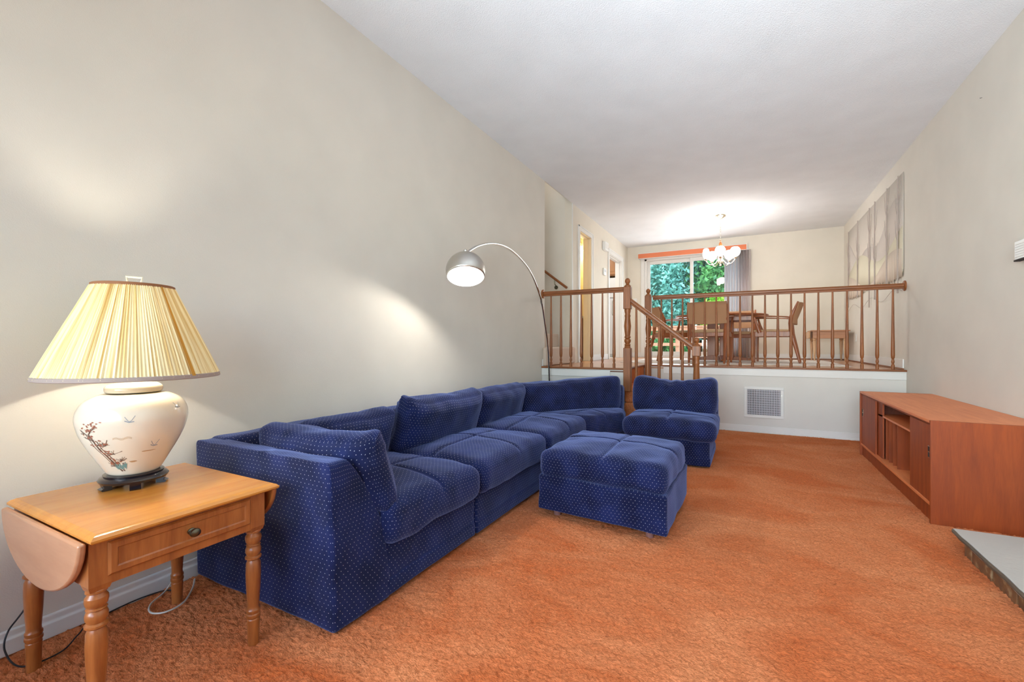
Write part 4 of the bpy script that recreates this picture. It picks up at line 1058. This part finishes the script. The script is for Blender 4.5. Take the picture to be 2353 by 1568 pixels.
def make_chair(label, x, y, rz, s=1.06):
    o = bpy.data.objects.new('dining_chair', None); COL.objects.link(o); ORG[o.name] = Vector((0, 0, 0))
    put(o, label, 'chair', 'teak dining armchairs around the round table')
    # front faces local +y
    for sx_ in (-1, 1):
        m = MB().tube([(sx_*.255, .22, 0), (sx_*.255, .225, .25), (sx_*.258, .225, .44)], [.015, .02, .022], 10)
        m.tube([(sx_*.258, .15, .43), (sx_*.265, .19, .55), (sx_*.275, .215, .655)], [.03, .02, .014], 10, flat=.7)
        m.build('leg', 'chairwood', o)
        m = MB().tube([(sx_*.225, -.335, 0), (sx_*.228, -.285, .22), (sx_*.232, -.235, .42), (sx_*.238, -.225, .56), (sx_*.245, -.235, .66), (sx_*.245, -.275, .76), (sx_*.24, -.315, .86)], [.014, .022, .030, .028, .028, .019, .012], 10)
        m.build('leg', 'chairwood', o)
        m = MB().tube(cat([(sx_*.24, -.235, .64), (sx_*.262, -.15, .652), (sx_*.285, 0, .662), (sx_*.285, .14, .668), (sx_*.268, .25, .668)], 4), [.022]*4+[.018]*4+[.022]*4+[.028]*4+[.018], 10, flat=.45)
        m.build('arm', 'chairwood', o)
        MB().bar((sx_*.25, -.24, .41), (sx_*.255, .23, .41), .022, .075).build('side_rail', 'chairwood', o, bevel=.006)
    MB().box(-.245, .245, .21, .235, .375, .43).build('seat_rail', 'chairwood', o, bevel=.005)
    MB().box(-.225, .225, -.25, -.225, .375, .43).build('seat_rail', 'chairwood', o, bevel=.005)
    MB().puff((-.235, .235), (-.225, .235), (.425, .475), .022, bulge=.01, wrinkle=0, step=.06).build('seat', 'chairfab', o)
    vs = []; fs = []; N_ = 14
    for side in (0, 1):
        for j, z in enumerate((.555, .62, .70, .78, .85)):
            for i in range(N_+1):
                u = -1+2*i/N_; yb = -.235-.05*(1-u*u)-max(0, z-.62)*.36
                vs.append((u*.252, yb+(.018 if side else -.018), z+(.0 if j else -.012*(1-u*u))))
    K = 5*(N_+1)
    for j in range(4):
        for i in range(N_):
            q = j*(N_+1)+i; fs.append((q, q+1, q+N_+2, q+N_+1)); fs.append((K+q+N_+1, K+q+N_+2, K+q+1, K+q))
    for i in range(N_): fs.append((i, K+i, K+i+1, i+1)); q = 4*(N_+1)+i; fs.append((q, q+1, K+q+1, K+q))
    for j in range(4):
        q = j*(N_+1); fs.append((q, q+N_+1, K+q+N_+1, K+q)); q = j*(N_+1)+N_; fs.append((q, K+q, K+q+N_+1, q+N_+1))
    MB().add(vs, fs).build('backrest', 'backfab', o, bevel=.006)
    o.location = (x, y, PZ+.003); o.rotation_euler = (0, 0, rz); o.scale = (s, s, s)
    return o
c0 = make_chair('teak dining armchair with its tan upholstered back turned to the living room', -.50, 7.42, R(-4))
for lab, x, y, rz in (('teak dining armchair at the right of the round table, seen in profile', .36, 8.0, R(84)),
                      ('teak dining armchair at the left of the round table, before the glass door', -1.12, 8.05, R(-62)),
                      ('teak dining armchair on the far side of the round table, near the curtain', -.16, 8.98, R(172))):
    cc = copy_tree(c0); cc.location = (x, y, PZ+.003); cc.rotation_euler = (0, 0, rz); cc['label'] = lab
rg = thing('rug', 'faded pale patterned rug under the dining table', 'rug', (0, 8.2, PZ))
MB().box(-1.75, 1.15, 6.95, 9.35, PZ, PZ+.004).build('pile', 'rug', rg)
fr_ = MB()
for k in range(110):
    yk = 6.97+k*.0216; fr_.box(1.15, 1.15+.03+.02*random.random(), yk, yk+.006, PZ, PZ+.002)
fr_.build('fringe', 'curtain', rg, kind='stuff')

# small side table in the far right corner
s = thing('corner_side_table', 'small pale wood side table with tapered legs in the far right dining corner', 'table', (1.25, 9.4, PZ))
MB().box(.97, 1.52, 9.12, 9.62, PZ+.505, PZ+.525).build('tabletop', 'stooltop', s, bevel=.005)
MB().box(1.0, 1.49, 9.15, 9.59, PZ+.385, PZ+.505).build('drawer_case', 'stooltop', s, bevel=.004)
MB().prism([(9.14, PZ+.50), (9.60, PZ+.50), (9.58, PZ+.40), (9.54, PZ+.385), (9.20, PZ+.385), (9.16, PZ+.40)], 0, .945, .965).build('drop_leaf', 'stoolwood', s, bevel=.003)
for x, y in ((1.03, 9.18), (1.46, 9.18), (1.03, 9.56), (1.46, 9.56)):
    MB().lathe([(.012, 0), (.016, .10), (.028, .33), (.022, .345), (.032, .36), (.026, .37), (.03, .385)], (x, y, PZ), 16).build('leg', 'stoolwood', s)

# ------------------------------------------------------------------ chandelier
hx, hy = -.39, 8.2
Hh = thing('chandelier', 'cream and brass chandelier with white glass globes above the dining table', 'chandelier', (hx, hy, CZ))
MB().lathe([(.03, CZ-.055), (.045, CZ-.045), (.085, CZ-.02), (.09, CZ-.003), (.09, CZ)], (hx, hy, 0), 30).build('ceiling_canopy', 'nickel', Hh)
ch_ = MB(); z = CZ-.055; k = 0
while z > 2.86:
    m = MB(); pts = []
    for i in range(9):
        a = 2*math.pi*i/8; pts.append((.009*math.cos(a), 0, .02*math.sin(a)))
    m.tube(pts, .0022, 6, caps=False).xf(Matrix.Translation((hx, hy, z)) @ Matrix.Rotation(R(90*(k % 2)), 4, 'Z'))
    m.build('chain_link', 'nickel', Hh); z -= .033; k += 1
MB().lathe([(.006, 2.86), (.018, 2.845), (.008, 2.83), (.022, 2.81), (.030, 2.77), (.024, 2.735), (.012, 2.71)], (hx, hy, 0), 18).build('upper_column', 'oak', Hh)
MB().lathe([(.010, 2.71), (.014, 2.66), (.010, 2.61), (.026, 2.595), (.034, 2.57), (.02, 2.54), (.03, 2.50), (.022, 2.47), (.010, 2.455), (.018, 2.435), (.001, 2.42)], (hx, hy, 0), 18).build('lower_column', 'nickel', Hh)
for k, a in enumerate((200, 272, 344, 56, 128)):
    ca, sa = math.cos(R(a)), math.sin(R(a))
    pr2 = cat([(.02, 2.58), (.05, 2.55), (.09, 2.46), (.15, 2.43), (.21, 2.46), (.235, 2.52)], 5) if False else [(.02, 2.56), (.045, 2.52), (.08, 2.47), (.13, 2.445), (.18, 2.455), (.215, 2.49), (.23, 2.53)]
    MB().tube([(hx+r_*ca, hy+r_*sa, z_) for r_, z_ in pr2], .0065, 8).build('arm', 'nickel', Hh)
    gx, gy = hx+.23*ca, hy+.23*sa
    MB().lathe([(.012, 2.52), (.03, 2.535), (.028, 2.545), (.020, 2.57)], (gx, gy, 0), 16).build('cup', 'nickel', Hh)
    if k == 0:
        MB().lathe([(.03, 2.56), (.045, 2.60), (.05, 2.65), (.042, 2.70), (.03, 2.72)], (gx, gy, 0), 18).build('glass_shade', 'globe', Hh)
    else:
        MB().lathe([(.03, 2.56), (.062, 2.585), (.078, 2.63), (.074, 2.67), (.055, 2.70), (.04, 2.71)], (gx, gy, 0), 20).build('glass_shade', 'globe', Hh)

# ------------------------------------------------------------------ wall hanging on the right dining wall
W = thing('wall_hanging', 'pale fibre wall hanging of bare trees and hills on the right dining wall', 'wall hanging', (XR, 8.0, 2.4))
MT['fib_mauve'] = plain('mauve_fibre', rgb(226, 217, 206), .95, bump=.1, bscale=150); MT['fib_grey'] = plain('grey_fibre', rgb(219, 209, 200), .95, bump=.1, bscale=150)
MT['fib_yellow'] = plain('pale_yellow_fibre', rgb(232, 224, 200), .95, bump=.1, bscale=150); MT['fib_tan'] = plain('tan_fibre', rgb(224, 208, 191), .95, bump=.1, bscale=150)
MT['twig'] = plain('brown_twig', rgb(184, 170, 162), .8)
def sheet(ya, yb, bot, topf, x, mat, name, frng=0):
    N_ = 120; vs = []
    for i in range(N_+1):
        y = ya+(yb-ya)*i/N_
        zb = bot(y)+(random.uniform(-frng, frng) if frng else 0); zt = topf(y)
        jx = .0015*math.sin(y*130)
        vs += [(x+jx, y, zb), (x+jx, y, zt)]
    m = MB().add(vs, [(2*i, 2*i+2, 2*i+3, 2*i+1) for i in range(N_)])
    o = m.build(name, mat, W); sm = o.modifiers.new('t', 'SOLIDIFY'); sm.thickness = .002
    return o
ya, yb = 6.50, 9.57
hill = lambda y: 2.60+.16*math.sin((y-6.5)*2.1+1.1)+.09*math.sin((y-6.5)*4.6)
mid = lambda y: 2.36+.13*math.sin((y-6.5)*2.6+2.2)
low = lambda y: 2.10+.14*math.sin((y-6.3)*2.4+.3)
sheet(ya, yb, lambda y: 1.97, lambda y: 3.07, XR-.004, 'fib_mauve', 'backing_cloth')
sheet(ya, yb, lambda y: 1.95, hill, XR-.008, 'fib_grey', 'far_hill')
sheet(ya, yb, lambda y: 1.93, mid, XR-.012, 'fib_yellow', 'sunlit_hill')
sheet(ya, yb, lambda y: 1.90-.03*math.sin(y*3), low, XR-.016, 'fib_tan', 'fringed_hill', .03)
for y, z0, z1 in ((9.47, 1.75, 3.05), (8.76, 1.86, 3.07), (8.0, 1.64, 3.065), (7.69, 1.73, 3.07), (7.10, 1.86, 3.065), (6.64, 1.71, 3.07)):
    tk = MB().tube([(XR-.024, y, z0), (XR-.024, y+.005, (z0+z1)/2), (XR-.022, y, z1)], [.009, .008, .006], 8).build('tree_trunk', 'twig', W)
    for q in range(4):
        zz = random.uniform(2.15, 2.75); sg = -1 if q % 2 else 1
        MB().tube([(XR-.024, y, zz), (XR-.022, y+sg*.07, zz+.10), (XR-.021, y+sg*.12, zz+.30)], [.004, .003, .0015], 6).build('branch', 'twig', tk)
MB().tube([(XR-.018, 6.5+i*.1, 1.72+.05*math.sin(i*.55)) for i in range(31)], .0022, 5).build('hanging_thread', 'twig', W)

# ------------------------------------------------------------------ outside
struct('deck_floor', MB().box(-6, 5, YF+.14, 13.0, PZ-.14, PZ-.06), 'deck')
dk = thing('deck_railing', 'brown horizontal board railing round the deck beyond the glass door', 'railing', (-1, 12.3, PZ))
for z0, z1 in ((1.47, 1.56), (1.27, 1.35), (1.07, 1.15)):
    MB().box(-5, 4, 12.2, 12.235, z0, z1).build('board', 'deckrail', dk, bevel=.004)
MB().box(-5, 4, 12.17, 12.31, 1.56, 1.595).build('board', 'deckrail', dk, bevel=.004)
for x in (-4.2, -2.9, -1.6, -.3, 1.0, 2.3): MB().box(x-.045, x+.045, 12.235, 12.32, PZ-.1, 1.56).build('post', 'deckrail', dk, bevel=.004)
pc = thing('patio_chair', 'dark metal patio chair standing on the deck outside', 'chair', (-.55, 11.3, PZ-.06))
zf = PZ-.06
for x, y in ((-.75, 11.1), (-.35, 11.1), (-.75, 11.5), (-.35, 11.5)):
    MB().tube([(x, y, zf), (x, y, zf+(.42 if y < 11.3 else .85))], .011, 8).build('leg', 'darkmetal', pc)
MB().box(-.77, -.33, 11.08, 11.52, zf+.41, zf+.43).build('seat', 'darkmetal', pc)
for z_ in (.55, .68, .82): MB().tube([(-.75, 11.5, zf+z_), (-.35, 11.5, zf+z_)], .009, 8).build('back_bar', 'darkmetal', pc)
struct('ground_outside', MB().box(-30, 30, 13.0, 60, -1.6, -1.5), 'lawn')
def tree(label, x, y, zc, rx, ry, rz_, nleaf, mat, size, group='trees beyond the deck', seed=0, conif=False):
    rs = np.random.RandomState(seed)
    o = thing('tree', label, 'tree', (x, y, -1.5), group=group)
    # clumped leaf cards
    nc = max(30, nleaf//60)
    u = rs.randn(nc, 3); u /= np.linalg.norm(u, axis=1)[:, None]; rad = rs.rand(nc)**.35
    cc = u*rad[:, None]*np.array([rx, ry, rz_])
    if conif: cc[:, :2] *= (1.15-.75*(cc[:, 2:3]+rz_)/(2*rz_))
    k = rs.randint(0, nc, nleaf); c_ = cc[k]+rs.randn(nleaf, 3)*np.array([rx, ry, rz_])*.10+np.array([x, y, zc])
    a = rs.randn(nleaf, 3); a /= np.linalg.norm(a, axis=1)[:, None]; b_ = np.cross(a, rs.randn(nleaf, 3)); b_ /= np.linalg.norm(b_, axis=1)[:, None]
    s1_ = size*(.6+.8*rs.rand(nleaf, 1)); s2_ = s1_*(.45 if not conif else .3)
    V = np.stack([c_-a*s1_, c_+b_*s2_, c_+a*s1_, c_-b_*s2_], 1).reshape(-1, 3).astype(np.float32)
    F = np.arange(nleaf*4, dtype=np.int32)
    me = bpy.data.meshes.new('foliage'); me.vertices.add(len(V)); me.vertices.foreach_set('co', (V-np.array([x, y, -1.5])).astype(np.float32).ravel())
    me.loops.add(len(F)); me.loops.foreach_set('vertex_index', F); me.polygons.add(nleaf); me.polygons.foreach_set('loop_start', np.arange(0, nleaf*4, 4, dtype=np.int32)); me.update(calc_edges=True)
    me.materials.append(MT[mat]); f = bpy.data.objects.new('foliage', me); COL.objects.link(f); f.parent = o; f['kind'] = 'stuff'
    MB().tube([(x, y, -1.5), (x+.1, y, zc-.3*rz_), (x, y, zc+.5*rz_)], [.18, .13, .04], 10).build('trunk', 'bark', o)
tree('blue-green spruce filling the left pane of the glass door', -3.2, 15.6, 2.4, 1.7, 1.1, 2.3, 15000, 'leaf_teal', .075, seed=1, conif=False)
tree('dark leafy tree behind the mullion of the glass door', -1.4, 17.2, 3.2, 1.7, 1.2, 2.4, 13000, 'leaf_dark', .09, seed=2)
tree('green leafy tree in the right pane of the glass door', -.4, 16.6, 3.4, 1.6, 1.1, 2.0, 13000, 'leaf_green', .085, seed=3)
tree('lime green bush low in the right pane of the glass door', -.72, 14.8, 1.95, .62, .5, .62, 6000, 'leaf_lime', .06, seed=4)
tree('green bush low in the left pane of the glass door', -2.5, 14.2, .6, 1.1, .6, 1.0, 9000, 'leaf_green', .06, seed=5)
tree('dark tree rising behind the spruce', -4.6, 19.0, 3.6, 2.6, 1.5, 3.2, 15000, 'leaf_dark', .11, seed=6)
tree('distant mixed tree at the back of the garden, right', .6, 20.0, 3.4, 2.8, 1.5, 3.6, 15000, 'leaf_dark', .12, seed=7)
tree('low dark hedge plant seen between the deck railing boards', -1.2, 17.8, .1, 3.4, .9, 1.9, 16000, 'leaf_dark', .12, seed=9)
tree('distant mixed tree at the back of the garden, centre', -2.2, 20.5, 3.4, 2.8, 1.4, 3.6, 15000, 'leaf_green', .12, seed=8)
